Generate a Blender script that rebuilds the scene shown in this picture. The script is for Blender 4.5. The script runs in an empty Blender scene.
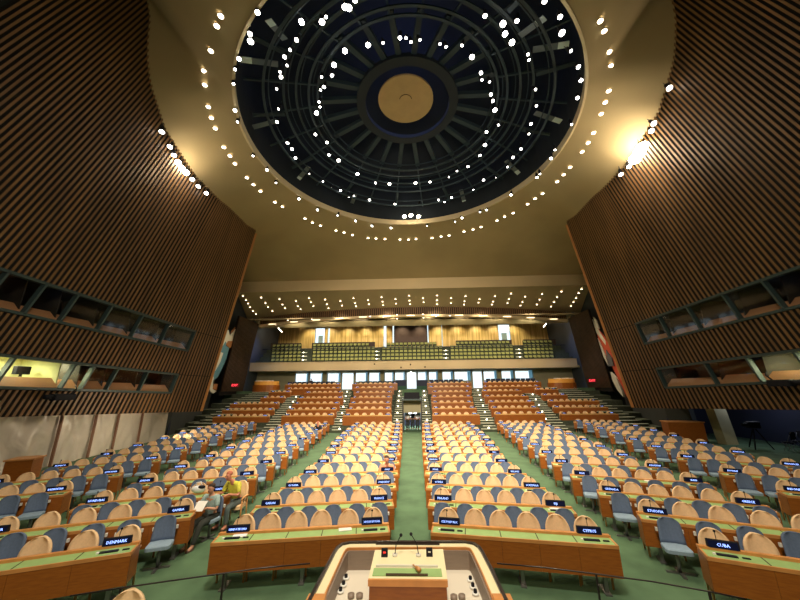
import bpy, bmesh, math, random
from math import sin, cos, tan, pi, radians, atan, atan2, sqrt, hypot
from mathutils import Vector, Matrix
random.seed(7)
S = bpy.context.scene
COL = S.collection
# ------------------------------------------------------------------ camera (all in metres; +Y into the hall)
F = 320.0; PITCH = radians(15.5); ROLL = radians(0.6); YAW = atan(12/F*cos(PITCH))
CP = Vector((0.1, 0.0, 3.3))
_f = Vector((-sin(YAW)*cos(PITCH), cos(YAW)*cos(PITCH), sin(PITCH)))
_r = _f.cross(Vector((0, 0, 1))).normalized(); _u = _r.cross(_f)
R_ = _r*cos(ROLL)-_u*sin(ROLL); U_ = _u*cos(ROLL)+_r*sin(ROLL)
def ray(x, y): return _f+R_*((x-400)/F)-U_*((y-300)/F)
def onz(x, y, z):
    d = ray(x, y); return CP+d*((z-CP.z)/d.z)
def onY(x, y, Y):
    d = ray(x, y); return CP+d*(Y/d.y)
def onpl(x, y, n, k):
    d = ray(x, y); n = Vector(n); return CP+d*((k-n.dot(CP))/n.dot(d))
def proj(p):
    v = Vector(p)-CP; d = v.dot(_f)
    if d <= 0.05: return (-9999, -9999, d)
    return (400+F*v.dot(R_)/d, 300-F*v.dot(U_)/d, d)
cam = bpy.data.cameras.new('camera'); co = bpy.data.objects.new('camera', cam); COL.objects.link(co)
cam.sensor_width = 36; cam.lens = 36*F/800; cam.clip_start = 0.05; cam.clip_end = 400
m = Matrix((R_, U_, -_f)).transposed().to_4x4(); m.translation = CP
co.matrix_world = m; S.camera = co
S.view_settings.view_transform = 'Standard'; S.view_settings.look = 'None'
S.view_settings.gamma = 1; S.view_settings.use_curve_mapping = False; S.view_settings.exposure = 0.15

# ------------------------------------------------------------------ materials
def mat(name, c, rough=.6, metal=0, noise=0, scale=20, c2=None, emit=0, stretch=None, spec=.5, bump=0, trans=0, alpha=None):
    m = bpy.data.materials.new(name); m.use_nodes = True
    nt = m.node_tree; b = nt.nodes['Principled BSDF']
    b.inputs['Base Color'].default_value = (*c, 1); b.inputs['Roughness'].default_value = rough
    b.inputs['Metallic'].default_value = metal; b.inputs['Specular IOR Level'].default_value = spec
    if trans: b.inputs['Transmission Weight'].default_value = trans
    if alpha is not None: b.inputs['Alpha'].default_value = alpha
    if emit:
        b.inputs['Emission Color'].default_value = (*c, 1); b.inputs['Emission Strength'].default_value = emit
    if noise or c2:
        tc = nt.nodes.new('ShaderNodeTexCoord'); mp = nt.nodes.new('ShaderNodeMapping')
        nz = nt.nodes.new('ShaderNodeTexNoise'); rp = nt.nodes.new('ShaderNodeValToRGB')
        nt.links.new(tc.outputs['Object'], mp.inputs[0]); nt.links.new(mp.outputs[0], nz.inputs['Vector'])
        if stretch: mp.inputs['Scale'].default_value = stretch
        nz.inputs['Scale'].default_value = scale; nz.inputs['Detail'].default_value = 3
        c2 = c2 or tuple(max(0, x*(1-noise)) for x in c)
        rp.color_ramp.elements[0].color = (*c2, 1); rp.color_ramp.elements[1].color = (*c, 1)
        rp.color_ramp.elements[0].position = .35; rp.color_ramp.elements[1].position = .65
        nt.links.new(nz.outputs[0], rp.inputs[0]); nt.links.new(rp.outputs[0], b.inputs['Base Color'])
        if bump:
            bp = nt.nodes.new('ShaderNodeBump'); bp.inputs['Strength'].default_value = bump; bp.inputs['Distance'].default_value = .02
            nt.links.new(nz.outputs[0], bp.inputs['Height']); nt.links.new(bp.outputs[0], b.inputs['Normal'])
    return m
M = dict(
 carpet=mat('green_carpet', (.088, .170, .088), .95, noise=.3, scale=1.5, bump=.1),
 step_carpet=mat('step_carpet', (.07, .085, .055), .95, noise=.3, scale=6),
 nosing=mat('step_nosing', (.85, .88, .70), .6),
 desk=mat('desk_veneer', (.34, .103, .012), .38, noise=.3, scale=3, stretch=(2, 2, 14), c2=(.27, .076, .009)),
 deskedge=mat('desk_edge_wood', (.68, .29, .085), .4, noise=.2, scale=4),
 leather=mat('green_writing_leather', (.32, .50, .19), .45, noise=.1, scale=8),
 black=mat('black_plastic', (.010, .010, .014), .7, spec=.2),
 seam=mat('seam_dark', (.05, .03, .01), .7),
 beige=mat('beige_fabric', (.90, .63, .37), .85, noise=.08, scale=30),
 blue=mat('blue_grey_fabric', (.13, .18, .29), .9, noise=.12, scale=30),
 blueseat=mat('blue_seat_fabric', (.26, .36, .47), .9, noise=.1, scale=30),
 piping=mat('cream_piping', (.72, .6, .42), .6),
 steel=mat('steel', (.25, .25, .25), .35, metal=.8),
 armwood=mat('arm_wood', (.62, .28, .09), .4),
 bracket=mat('pale_bracket', (.75, .72, .66), .5),
 letter=mat('sign_letter_glow', (.28, .42, 1.0), .5, emit=1.9),
 screenblue=mat('sign_face', (.005, .008, .04), .85, spec=.08),
 paper=mat('paper_white', (.85, .84, .8), .8),
 slat=mat('wall_slat_wood', (.215, .11, .036), .55, noise=.35, scale=1.3, stretch=(1, 1, .15)),
 slatback=mat('wall_slat_backing', (.010, .007, .005), .95), slatdark=mat('dark_slat_wood', (.085, .045, .022), .6, noise=.3, scale=1.3),
 slatedge=mat('panel_edge_wood', (.55, .25, .08), .5),
 frame=mat('booth_frame_teal', (.032, .06, .062), .5),
 boothdark=mat('booth_interior_unlit', (.022, .016, .012), .8, noise=.3, scale=1),  # unlit booths: darkness painted into the colour
 boothlit=mat('booth_interior_lit', (.62, .60, .33), .8, noise=.3, scale=1),  # lit booths: same kind of room, light painted into the colour
 sill=mat('booth_counter', (.52, .25, .12), .6),
 glass=None,
 ceil=mat('ceiling_plaster', (.45, .35, .185), .85, noise=.12, scale=.25),
 trimc=mat('cream_trim', (.70, .55, .33), .7, noise=.05, scale=.4),
 soffit=mat('soffit_plaster', (.42, .34, .19), .85, noise=.1, scale=.3),
 rimgold=mat('rim_plaster', (.62, .50, .30), .6),
 dome=mat('dome_interior', (.012, .019, .030), .8, noise=.3, scale=.4),
 truss=mat('truss_metal', (.022, .042, .058), .6), hubm=mat('hub_metal', (.010, .017, .026), .7),
 lamp=mat('lamp_lens', (1.0, .95, .86), .5, emit=14),
 cove=mat('cove_lens', (1.0, .84, .55), .5, emit=2.6), lampw=mat('lamp_lens_warm', (1.0, .86, .62), .5, emit=40),
 down=mat('downlight_lens', (1.0, .88, .68), .5, emit=9),
 reflector=mat('reflector_panel', (.65, .78, .80), .3), strutm=mat('strut_grey', (.12, .15, .17), .5),
 discm=mat('tan_disc', (.48, .33, .15), .6, noise=.1, scale=1.2),
 wallA=mat('dark_teal_wall', (.035, .042, .042), .8, noise=.15, scale=.6),
 wallC=mat('blue_lit_wall', (.09, .105, .135), .7, noise=.15, scale=.5),  # blue light partly tinted into the wall colour
 navy=mat('navy_wall', (.022, .028, .060), .8, noise=.2, scale=.5),
 gold=mat('gold_panel_wood', (.72, .50, .19), .5, noise=.5, scale=.8, stretch=(6, 6, .25), c2=(.42, .26, .07)),
 olive=mat('olive_wall', (.42, .38, .24), .8, noise=.15, scale=.6),
 green_seat=mat('gallery_seat_green', (.36, .38, .13), .8, noise=.15, scale=15),
 seatdark=mat('gallery_seat_shell', (.035, .045, .022), .7),
 maroon=mat('projection_screen', (.055, .028, .026), .7),
 white=mat('white_paint', (.8, .8, .78), .6),
 sheet=None,
 strip=mat('timber_batten', (.26, .13, .08), .7),
 column=mat('column_plaster', (.36, .33, .19), .8, noise=.2, scale=1),
 red=mat('exit_red', (1.0, .06, .08), .5, emit=2.5),
 exitbox=mat('exit_box', (.25, .015, .02), .5),
 podcream=mat('podium_cream', (.88, .78, .50), .35),
 podwall=mat('podium_inner_panel', (.28, .215, .17), .45, noise=.1, scale=5, stretch=(1, 1, 12)),
 podblack=mat('podium_black_cap', (.02, .012, .014), .3),
 podfloor=mat('podium_counter', (.74, .68, .58), .4),
 ridge=mat('amber_counter', (.85, .42, .08), .5),
 skin=mat('skin', (.55, .28, .18), .6), skinr=mat('skin_ruddy', (.60, .24, .15), .6),
 hair_dark=mat('hair_dark', (.05, .03, .02), .8), hair_red=mat('cap_red', (.48, .15, .09), .7),
 shirtb=mat('shirt_pale_blue', (.38, .52, .52), .8, noise=.2, scale=25), vest=mat('shirt_yellow', (.72, .68, .08), .8, noise=.15, scale=20),
 trous=mat('trousers_dark', (.03, .035, .03), .85), jeans=mat('trousers_grey', (.10, .13, .13), .85),
 shoe=mat('shoe', (.10, .05, .035), .6), shirtw=mat('shirt_white', (.75, .75, .78), .8), shirtk=mat('jacket_black', (.015, .015, .02), .8),
 shirtp=mat('shirt_salmon', (.75, .28, .16), .8),
 mw=mat('mural_white', (.72, .70, .60), .7), mb=mat('mural_blue', (.10, .27, .36), .7), mo=mat('mural_brown', (.38, .15, .04), .7), mr=mat('mural_red', (.62, .085, .03), .7), mg=mat('mural_grey', (.12, .12, .13), .7),
 winframe=mat('window_frame', (.28, .36, .38), .5), curtain=mat('sheer_curtain', (.55, .72, .80), .8), redled=mat('red_led', (1, .03, .02), .5, emit=1.2), doorwood=mat('portal_dark', (.04, .04, .035), .6),
 greenbox=mat('partition_green', (.02, .075, .045), .8),
)
def glassmat(name, tint, a):
    m = bpy.data.materials.new(name); m.use_nodes = True; nt = m.node_tree; nt.nodes.clear()
    o = nt.nodes.new('ShaderNodeOutputMaterial'); mx = nt.nodes.new('ShaderNodeMixShader'); t = nt.nodes.new('ShaderNodeBsdfTransparent'); g = nt.nodes.new('ShaderNodeBsdfGlossy')
    t.inputs[0].default_value = (*tint, 1); g.inputs['Roughness'].default_value = .05; mx.inputs[0].default_value = a
    nt.links.new(t.outputs[0], mx.inputs[1]); nt.links.new(g.outputs[0], mx.inputs[2]); nt.links.new(mx.outputs[0], o.inputs[0]); return m
M['glass'] = glassmat('booth_glass', (.9, .93, .92), .05)
def sheetmat():
    m = bpy.data.materials.new('plastic_sheeting'); m.use_nodes = True; nt = m.node_tree; nt.nodes.clear()
    o = nt.nodes.new('ShaderNodeOutputMaterial'); mx = nt.nodes.new('ShaderNodeMixShader'); d = nt.nodes.new('ShaderNodeBsdfPrincipled'); t = nt.nodes.new('ShaderNodeBsdfTranslucent')
    d.inputs['Base Color'].default_value = (.78, .70, .60, 1); d.inputs['Roughness'].default_value = .3; t.inputs[0].default_value = (.6, .52, .42, 1); mx.inputs[0].default_value = .3
    nz = nt.nodes.new('ShaderNodeTexNoise'); nz.inputs['Scale'].default_value = .8; nz.inputs['Distortion'].default_value = 1.0; bp = nt.nodes.new('ShaderNodeBump'); bp.inputs['Strength'].default_value = .8; bp.inputs['Distance'].default_value = .15
    tc = nt.nodes.new('ShaderNodeTexCoord'); nt.links.new(tc.outputs['Object'], nz.inputs['Vector']); nt.links.new(nz.outputs[0], bp.inputs['Height']); nt.links.new(bp.outputs[0], d.inputs['Normal'])
    nt.links.new(d.outputs[0], mx.inputs[1]); nt.links.new(t.outputs[0], mx.inputs[2]); nt.links.new(mx.outputs[0], o.inputs[0]); return m
M['sheet'] = sheetmat()
def transl():
    m = bpy.data.materials.new('sheer_curtain_cloth'); m.use_nodes = True; nt = m.node_tree; nt.nodes.clear(); o = nt.nodes.new('ShaderNodeOutputMaterial'); t = nt.nodes.new('ShaderNodeBsdfTranslucent'); t.inputs[0].default_value = (.55, .75, .85, 1); nt.links.new(t.outputs[0], o.inputs[0]); return m
M['curtain'] = transl()

# ------------------------------------------------------------------ mesh helpers
class MB:
    def __init__(s): s.v = []; s.f = []; s.m = []; s.mats = []; s.sm = []
    def mi(s, mt):
        if mt not in s.mats: s.mats.append(mt)
        return s.mats.index(mt)
    def add(s, vs, fs, mt, smooth=False):
        o = len(s.v); s.v += [tuple(v) for v in vs]; k = s.mi(mt)
        for f in fs: s.f.append([i+o for i in f]); s.m.append(k); s.sm.append(smooth)
        return s
    def box(s, x0, x1, y0, y1, z0, z1, mt, T=None):
        vs = [Vector(p) for p in ((x0,y0,z0),(x1,y0,z0),(x1,y1,z0),(x0,y1,z0),(x0,y0,z1),(x1,y0,z1),(x1,y1,z1),(x0,y1,z1))]
        if T: vs = [T @ v for v in vs]
        return s.add(vs, [(0,3,2,1),(4,5,6,7),(0,1,5,4),(1,2,6,5),(2,3,7,6),(3,0,4,7)], mt)
    def hexa(s, p, mt):   # 8 points bottom 4, top 4
        return s.add(p, [(0,3,2,1),(4,5,6,7),(0,1,5,4),(1,2,6,5),(2,3,7,6),(3,0,4,7)], mt)
    def rbox(s, x0, x1, y0, y1, z0, z1, r, mt):     # box with rounded vertical corners and softened top
        pts = []
        for cx, cy, a0 in ((x1-r,y1-r,0),(x0+r,y1-r,90),(x0+r,y0+r,180),(x1-r,y0+r,270)):
            for k in range(4):
                a = radians(a0+30*k); pts.append((cx+r*cos(a), cy+r*sin(a)))
        n = len(pts); cx, cy = (x0+x1)/2, (y0+y1)/2; e = min(r, (z1-z0)*.4)*.6
        vs = [(x, y, z0) for x, y in pts]+[(x, y, z1-e) for x, y in pts]+[(cx+(x-cx)*(1-e/max(.01,(x1-x0)/2)), cy+(y-cy)*(1-e/max(.01,(y1-y0)/2)), z1) for x, y in pts]
        fs = [tuple(range(n-1, -1, -1)), tuple(range(2*n, 3*n))]
        for l in (0, 1):
            for i in range(n): j = (i+1) % n; fs.append((l*n+i, l*n+j, (l+1)*n+j, (l+1)*n+i))
        return s.add(vs, fs, mt, False)
    def tube(s, pts, r, mt, n=6, r2=None, cap=True):
        pts = [Vector(p) for p in pts]; vs = []; fs = []
        for i, p in enumerate(pts):
            t = (pts[min(i+1, len(pts)-1)]-pts[max(i-1, 0)]).normalized()
            a = t.cross(Vector((0, 0, 1)));
            if a.length < .01: a = t.cross(Vector((1, 0, 0)))
            a.normalize(); b = t.cross(a); rr = r if r2 is None else r+(r2-r)*i/(len(pts)-1)
            for k in range(n): q = 2*pi*k/n; vs.append(p+a*rr*cos(q)+b*rr*sin(q))
        for i in range(len(pts)-1):
            for k in range(n): j = (k+1) % n; fs.append((i*n+k, i*n+j, (i+1)*n+j, (i+1)*n+k))
        if cap: fs += [tuple(range(n))[::-1], tuple((len(pts)-1)*n+k for k in range(n))]
        return s.add(vs, fs, mt, n > 5)
    def disc(s, c, nrm, r, mt, n=12, h=0.0):
        c = Vector(c); nrm = Vector(nrm).normalized(); a = nrm.cross(Vector((0, 0, 1)))
        if a.length < .01: a = nrm.cross(Vector((1, 0, 0)))
        a.normalize(); b = nrm.cross(a)
        ring = [c+a*r*cos(2*pi*k/n)+b*r*sin(2*pi*k/n) for k in range(n)]
        if not h: return s.add(ring, [tuple(range(n))], mt)
        vs = ring+[p+nrm*h for p in ring]
        return s.add(vs, [tuple(range(n))[::-1], tuple(range(n, 2*n))]+[(k, (k+1) % n, n+(k+1) % n, n+k) for k in range(n)], mt)
    def sphere(s, c, r, mt, nu=10, nv=7, sc=(1, 1, 1)):
        c = Vector(c); vs = []; fs = []
        for i in range(nv+1):
            t = pi*i/nv
            for k in range(nu): q = 2*pi*k/nu; vs.append(c+Vector((sc[0]*r*sin(t)*cos(q), sc[1]*r*sin(t)*sin(q), sc[2]*r*cos(t))))
        for i in range(nv):
            for k in range(nu): j = (k+1) % nu; fs.append((i*nu+k, (i+1)*nu+k, (i+1)*nu+j, i*nu+j))
        return s.add(vs, fs, mt, True)
    def mesh(s, name):
        me = bpy.data.meshes.new(name); me.from_pydata(s.v, [], s.f)
        for mt in s.mats: me.materials.append(mt)
        me.polygons.foreach_set('material_index', s.m); me.polygons.foreach_set('use_smooth', s.sm)
        me.update(); return me
    def merge(s, o):
        k = len(s.v); s.v += o.v
        for f, mi, sm in zip(o.f, o.m, o.sm): s.f.append([i+k for i in f]); s.m.append(s.mi(o.mats[mi])); s.sm.append(sm)
        return s
def obj(name, mb, parent=None, loc=None, rz=0):
    me = mb.mesh(name) if isinstance(mb, MB) else mb
    o = bpy.data.objects.new(name, me); COL.objects.link(o)
    if parent: o.parent = parent
    if loc is not None: o.location = loc
    if rz: o.rotation_euler = (0, 0, rz)
    return o
def tag(o, label, cat, group=None, kind=None):
    o['label'] = label; o['category'] = cat
    if group: o['group'] = group
    if kind: o['kind'] = kind
    return o
def thing(name, label, cat, loc=(0, 0, 0), rz=0, group=None):
    o = bpy.data.objects.new(name, None); COL.objects.link(o); o.location = loc; o.rotation_euler = (0, 0, rz); o.empty_display_size = .1
    return tag(o, label, cat, group)
def struct(name, mb, label=None):
    o = obj(name, mb); o['kind'] = 'structure'
    if label: o['label'] = label
    return o
ORD = 'zeroth first second third fourth fifth sixth seventh eighth ninth tenth eleventh twelfth thirteenth fourteenth fifteenth sixteenth seventeenth eighteenth nineteenth'.split()
TENS = {2: 'twent', 3: 'thirt', 4: 'fort', 5: 'fift'}
def ordn(n):
    if n < 20: return ORD[n]
    t, u = divmod(n, 10)
    return TENS[t]+'ieth' if u == 0 else TENS[t]+'y-'+ORD[u]
def lamp_light(kind, loc, energy, color=(1, .85, .62), size=.5, target=None, spot=120, blend=.6, name='lamp'):
    l = bpy.data.lights.new(name, kind); l.energy = energy; l.color = color
    if kind == 'AREA': l.size = size; l.shape = 'DISK'
    elif kind == 'SPOT': l.spot_size = radians(spot); l.spot_blend = blend; l.shadow_soft_size = size
    else: l.shadow_soft_size = size
    o = bpy.data.objects.new(name, l); COL.objects.link(o); o.location = loc
    if target is not None: o.rotation_euler = (Vector(target)-Vector(loc)).to_track_quat('-Z', 'Y').to_euler()
    return o

# ------------------------------------------------------------------ the hall shell
fl = MB(); fl.box(-24, 24, -8, 26.9, -.2, 0, M['carpet']); struct('floor', fl, 'green carpeted hall floor')
WL = lambda z: 16-.13*(z-3.3)                 # |x| of the leaning slatted walls at height z
YF, YN = 25.4, 4.6
def lean(y0): return max(.06, min(.24, .07+(YF-y0)*.021))
def zc(y):                                     # ceiling height along the wall
    pts = [(-10, 24.5), (10, 24.5), (11, 24.3), (11.6, 23.3), (12.1, 21.2), (13, 19.6), (14.8, 18), (18, 17.1), (30, 17.1)]
    for (a, za), (b, zb) in zip(pts, pts[1:]):
        if y <= b: return za+(zb-za)*max(0, (y-a))/(b-a)
    return 17.1
def drift(y): return .33*max(0, (21.5-y)/10)
BANDS = [(22.1, 6.02, 7.42, 'upper'), (21.6, 3.2, 4.38, 'lower')]
ZB = lambda y: 1.8+max(0, (25-y))*.048
def wall_pt(sg, y0, z, off=0):
    return Vector((sg*(WL(z)+off), y0+lean(y0)*(z-3.3), z))
def y0_of(y, z):
    y0 = y
    for _ in range(12): y0 = y-lean(y0)*(z-3.3)
    return y0
C0 = Vector((.1, 17.95)); RR = 10.5; ZR = 19.0
def outer(a):
    dx, dy = cos(a), sin(a); best = None
    poly = [(-14.4, -8), (-14.4, 21), (-15.4, 25.5), (-18.5, 30), (-22.5, 36), (22.5, 36), (18.5, 30), (15.4, 25.5), (14.4, 21), (14.4, -8)]
    for p, q in zip(poly, poly[1:]+poly[:1]):
        ex, ey = q[0]-p[0], q[1]-p[1]; den = dx*ey-dy*ex
        if abs(den) < 1e-9: continue
        t = ((p[0]-C0.x)*ey-(p[1]-C0.y)*ex)/den; u = ((p[0]-C0.x)*dy-(p[1]-C0.y)*dx)/den
        if t > 0 and -1e-6 <= u <= 1+1e-6 and (best is None or t < best): best = t
    return best
def zout(x, y):
    if y < 22: return zc(y)
    return 17.1+(15.95-17.1)*min(1, (y-22)/14)
def ceil_z(x, y):
    d = hypot(x-C0.x, y-C0.y); a = atan2(y-C0.y, x-C0.x); ro = outer(a); t = max(0, min(1, (d-RR)/(ro-RR)))
    return ZR+(zout(C0.x+ro*cos(a), C0.y+ro*sin(a))-ZR)*t**1.15
def onceil(x, y):
    z = 18
    for _ in range(40): p = onz(x, y, z); z = .5*z+.5*ceil_z(p.x, p.y)
    return onz(x, y, z)
def topz(y0, sg_=1):
    z = 18
    for _ in range(30): z = .5*z+.5*(ceil_z(sg_*WL(z), y0+lean(y0)*(z-3.3))+.2)
    return z
for sg, side in ((-1, 'left'), (1, 'right')):
    sl = MB(); bk = MB()
    y0 = YN; ys = []
    while y0 < YF-.02: ys.append(y0); y0 += .165+.0085*(y0-YN)
    w = .048
    def segs(y0):
        lo = ZB(y0); out = []
        for (ye, b0, b1, _) in sorted(BANDS, key=lambda b: b[1]):
            zz = b0+drift(y0); z2 = b1+drift(y0)+.0
            if y0+lean(y0)*(zz-3.3) < ye+.05: out.append((lo, zz-.08)); lo = z2+.08
            else: out.append((lo, z2-.02)); lo = z2+.02
        out.append((lo, topz(y0))); return out
    for y0 in ys:
        w = .22*(.165+.0085*(y0-YN))
        for a, b in segs(y0):
            pa, pb = [], []
            for z, dst in ((a, pa), (b, pb)):
                for dy, off in ((-w, 0), (w, 0), (w, -.02), (-w, -.02)):
                    p = wall_pt(sg, y0, z, off); p.y += dy; dst.append(p)
            sl.hexa(pa+pb, M['slat'])
    # backing sheets between bands
    N = 42
    yy = [YN-.1+(YF+.02-YN+.1)*i/N for i in range(N+1)]
    for a, b in zip(yy, yy[1:]):
        sa, sb = segs(a), segs(b)
        for k in range(3):
            p = [wall_pt(sg, a, sa[k][0]-(.03 if k else 0), .06), wall_pt(sg, b, sb[k][0]-(.03 if k else 0), .06), wall_pt(sg, b, sb[k][0]-(.03 if k else 0), .14), wall_pt(sg, a, sa[k][0]-(.03 if k else 0), .14),
                 wall_pt(sg, a, sa[k][1]+.03, .06), wall_pt(sg, b, sb[k][1]+.03, .06), wall_pt(sg, b, sb[k][1]+.03, .14), wall_pt(sg, a, sa[k][1]+.03, .14)]
            bk.hexa(p, M['slatback'])
    # far edge board, and solid pieces beyond the bands' ends
    for z0, z1 in ((1.8, 17.3),):
        pa = [wall_pt(sg, YF, z0, o)+Vector((0, d, 0)) for o, d in ((-.12, 0), (-.12, .07), (.35, .07), (.35, 0))]
        pb = [wall_pt(sg, YF, z1, o)+Vector((0, d, 0)) for o, d in ((-.12, 0), (-.12, .07), (.35, .07), (.35, 0))]
        sl.hexa(pa+pb, M['slatedge'])
    o = struct('wall_'+side, sl.merge(bk), 'leaning wall of narrow vertical brown wooden slats')
    # plain continuation behind the camera
    # ---- booth bands
    for ye, b0, b1, nm in BANDS:
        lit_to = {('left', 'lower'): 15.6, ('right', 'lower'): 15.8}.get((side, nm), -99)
        fr = MB(); far0 = y0_of(ye, (b0+b1)/2)
        n = 30; st = [YN+.2+(far0-YN-.2)*i/n for i in range(n+1)]
        for edge in (0, 1):
            for a, b in zip(st, st[1:]):
                za = (b1 if edge else b0)+drift(a); zb_ = (b1 if edge else b0)+drift(b)
                P = []
                for yv, z in ((a, za), (b, zb_)):
                    for dz, off in ((-.055, -.08), (.055, -.08), (.055, .14), (-.055, .14)):
                        P.append(wall_pt(sg, yv, z+dz, off))
                fr.hexa(P, M['frame'])
        if nm == 'upper': ym = [10.75, 12.1, 13.5, 15.3, 17.3, 19.45, 22.05] if sg < 0 else [10.4, 11.9, 13.6, 15.5, 17.7, 19.9, 22.05]
        else: ym = [10.6, 12.15, 14.6, 15.55, 16.9, 19.0, 21.6] if sg < 0 else [10.2, 12.0, 13.7, 15.7, 18.0, 21.6]
        ym = [6.0, 7.6, 9.2]+ym
        for y in ym:
            a = y0_of(y, (b0+b1)/2); z0 = b0+drift(a); z1 = b1+drift(a); P = []
            for z in (z0, z1):
                for d, off in ((-.045, -.08), (.045, -.08), (.045, .14), (-.045, .14)): p = wall_pt(sg, a, z, off); p.y += d; P.append(p)
            fr.hexa(P, M['frame'])
        wi = struct('window_%d' % ((1 if nm == 'upper' else 2)+(0 if sg < 0 else 2)), fr, '%s strip of %s interpreters\' booth windows in the %s slatted wall' % (nm, 'teal-framed', side))
        g = MB()
        for a, b in zip(st, st[1:]):
            g.add([wall_pt(sg, a, b0+drift(a), .05), wall_pt(sg, b, b0+drift(b), .05), wall_pt(sg, b, b1+drift(b), .05), wall_pt(sg, a, b1+drift(a), .05)], [(0, 1, 2, 3)], M['glass'])
        obj('glass', g, wi)
        # booth rooms behind the glass
        bounds = [4.8]+ym
        for k, (ya, yb) in enumerate(zip(bounds, bounds[1:])):
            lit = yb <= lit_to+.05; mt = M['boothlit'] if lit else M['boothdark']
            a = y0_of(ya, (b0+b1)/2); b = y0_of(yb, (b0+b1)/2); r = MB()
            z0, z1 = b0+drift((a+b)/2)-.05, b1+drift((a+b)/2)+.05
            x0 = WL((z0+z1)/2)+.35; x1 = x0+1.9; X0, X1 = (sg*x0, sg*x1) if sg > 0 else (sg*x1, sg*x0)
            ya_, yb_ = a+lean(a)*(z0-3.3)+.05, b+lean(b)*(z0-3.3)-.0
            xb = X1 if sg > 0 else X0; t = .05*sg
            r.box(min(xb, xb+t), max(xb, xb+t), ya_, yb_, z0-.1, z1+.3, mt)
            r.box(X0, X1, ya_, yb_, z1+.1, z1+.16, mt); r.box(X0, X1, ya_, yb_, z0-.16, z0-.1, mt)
            r.box(X0, X1, ya_-.03, ya_+.02, z0-.1, z1+.3, mt)
            # slanted counter behind the glass
            c0 = [wall_pt(sg, a, z0+.02, .12), wall_pt(sg, b, z0+.02, .12), wall_pt(sg, b, z0+.02, .6), wall_pt(sg, a, z0+.02, .6),
                  wall_pt(sg, a, z0+.10, .12), wall_pt(sg, b, z0+.10, .12), wall_pt(sg, b, z0+.52, .6), wall_pt(sg, a, z0+.52, .6)]
            r.hexa(c0, M['sill'])
            ro = obj('booth_room', r, wi)
            if lit and ya > 9: lamp_light('AREA', (sg*(x0+.9), (ya_+yb_)/2, z1+.05), 75, (1, 1, .62), .7, (sg*(x0+1.0), (ya_+yb_)/2, 0), name='booth_lamp')
# wall parts nearer than the slatted panels and behind the camera
for sg, side in ((-1, 'left'), (1, 'right')):
    w = MB(); w.hexa([Vector((sg*17.2, -8, 0)), Vector((sg*17.2, 4.4, 0)), Vector((sg*17.5, 4.4, 0)), Vector((sg*17.5, -8, 0)), Vector((sg*13.6, -8, 22.5)), Vector((sg*13.6, 9.0, 22.5)), Vector((sg*13.9, 9.0, 22.5)), Vector((sg*13.9, -8, 22.5))], M['wallA'])
    struct('trim_%d' % (11 if sg < 0 else 12), w, 'plain dark wall nearer than the slatted wall')
w = MB(); w.box(-24, 24, -8.3, -8, -.2, 29, M['wallA']); struct('wall_front', w)
w = MB()
for x in (-24.3, 24.0): w.box(x, x+.3, -8.3, 53.2, -.2, 29, M['navy'])
w.box(-24.3, 24.3, -8.3, 53.2, 28.8, 29, M['navy']); w.box(-24.3, 24.3, 52.2, 52.5, 14.2, 29, M['navy']); w.box(-24.3, 24.3, 46.25, 46.4, 9.0, 9.1, M['navy']); struct('wall_outer', w)
# recess walls below / behind the slatted panels
for sg, side in ((-1, 'left'), (1, 'right')):
    w = MB(); w.box(min(sg*21.6, sg*21.9), max(sg*21.6, sg*21.9), -8, 26.5, 0, 5.6, M['navy'])
    w.box(min(sg*16.6, sg*21.9), max(sg*16.6, sg*21.9), -8, 25.4, 2.95, 3.05, M['navy'])
    w.box(min(sg*18.6, sg*21.9), max(sg*18.6, sg*21.9), 25.4, 25.6, 0, 3, M['navy'])
    struct('wall_'+side+'_recess', w, 'dark navy wall set back below the slatted wall')

# ceiling: ruled from the round opening out to the walls
NA = 240; NRr = 8; cm = MB(); vs = []; fs = []
for i in range(NA):
    a = 2*pi*i/NA; ro = outer(a); x1, y1 = C0.x+ro*cos(a), C0.y+ro*sin(a); z1 = zout(x1, y1)
    for j in range(NRr+1):
        t = j/NRr; r = RR+(ro-RR)*t; s = t**1.15
        vs.append((C0.x+r*cos(a), C0.y+r*sin(a), ZR+(z1-ZR)*s))
for i in range(NA):
    k = (i+1) % NA
    for j in range(NRr): fs.append((i*(NRr+1)+j, k*(NRr+1)+j, k*(NRr+1)+j+1, i*(NRr+1)+j+1))
cm.add(vs, fs, M['ceil'], True); cm.box(-20, 20, -8, -2, 21.6, 22, M['ceil'])
struct('ceiling', cm, 'tan plaster ceiling around the round opening')
# opening rim, drum and dark dome
def ring(mb, r0, r1, z0, z1, mt, n=96, c=C0):
    vs = []; fs = []
    for i in range(n):
        a = 2*pi*i/n
        for r, z in ((r0, z0), (r1, z0), (r1, z1), (r0, z1)): vs.append((c.x+r*cos(a), c.y+r*sin(a), z))
    for i in range(n):
        k = (i+1) % n
        for j in range(4): fs.append((i*4+j, k*4+j, k*4+(j+1) % 4, i*4+(j+1) % 4))
    return mb.add(vs, fs, mt)
rm = MB(); ring(rm, RR-.09, RR+.04, ZR-.12, ZR+.35, M['rimgold']); struct('trim_1', rm, 'pale rim around the round ceiling opening')
dm = MB(); ring(dm, RR-.03, RR+.01, ZR, 24.2, M['dome']); vs = []; fs = []
for j in range(9):
    t = pi/2*j/8
    for i in range(64): a = 2*pi*i/64; r = (RR+.03)*cos(t); vs.append((C0.x+r*cos(a), C0.y+r*sin(a), 24+3.6*sin(t)))
for j in range(8):
    for i in range(64): k = (i+1) % 64; fs.append((j*64+i, j*64+k, (j+1)*64+k, (j+1)*64+i))
dm.add(vs, fs, M['dome'], True)
struct('ceiling_dome', dm, 'dark dome above the round ceiling opening')
tr = thing('lighting_truss', 'round dark lighting truss of concentric rings and spokes inside the dome', 'lighting truss', (0, 0, 0))
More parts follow.
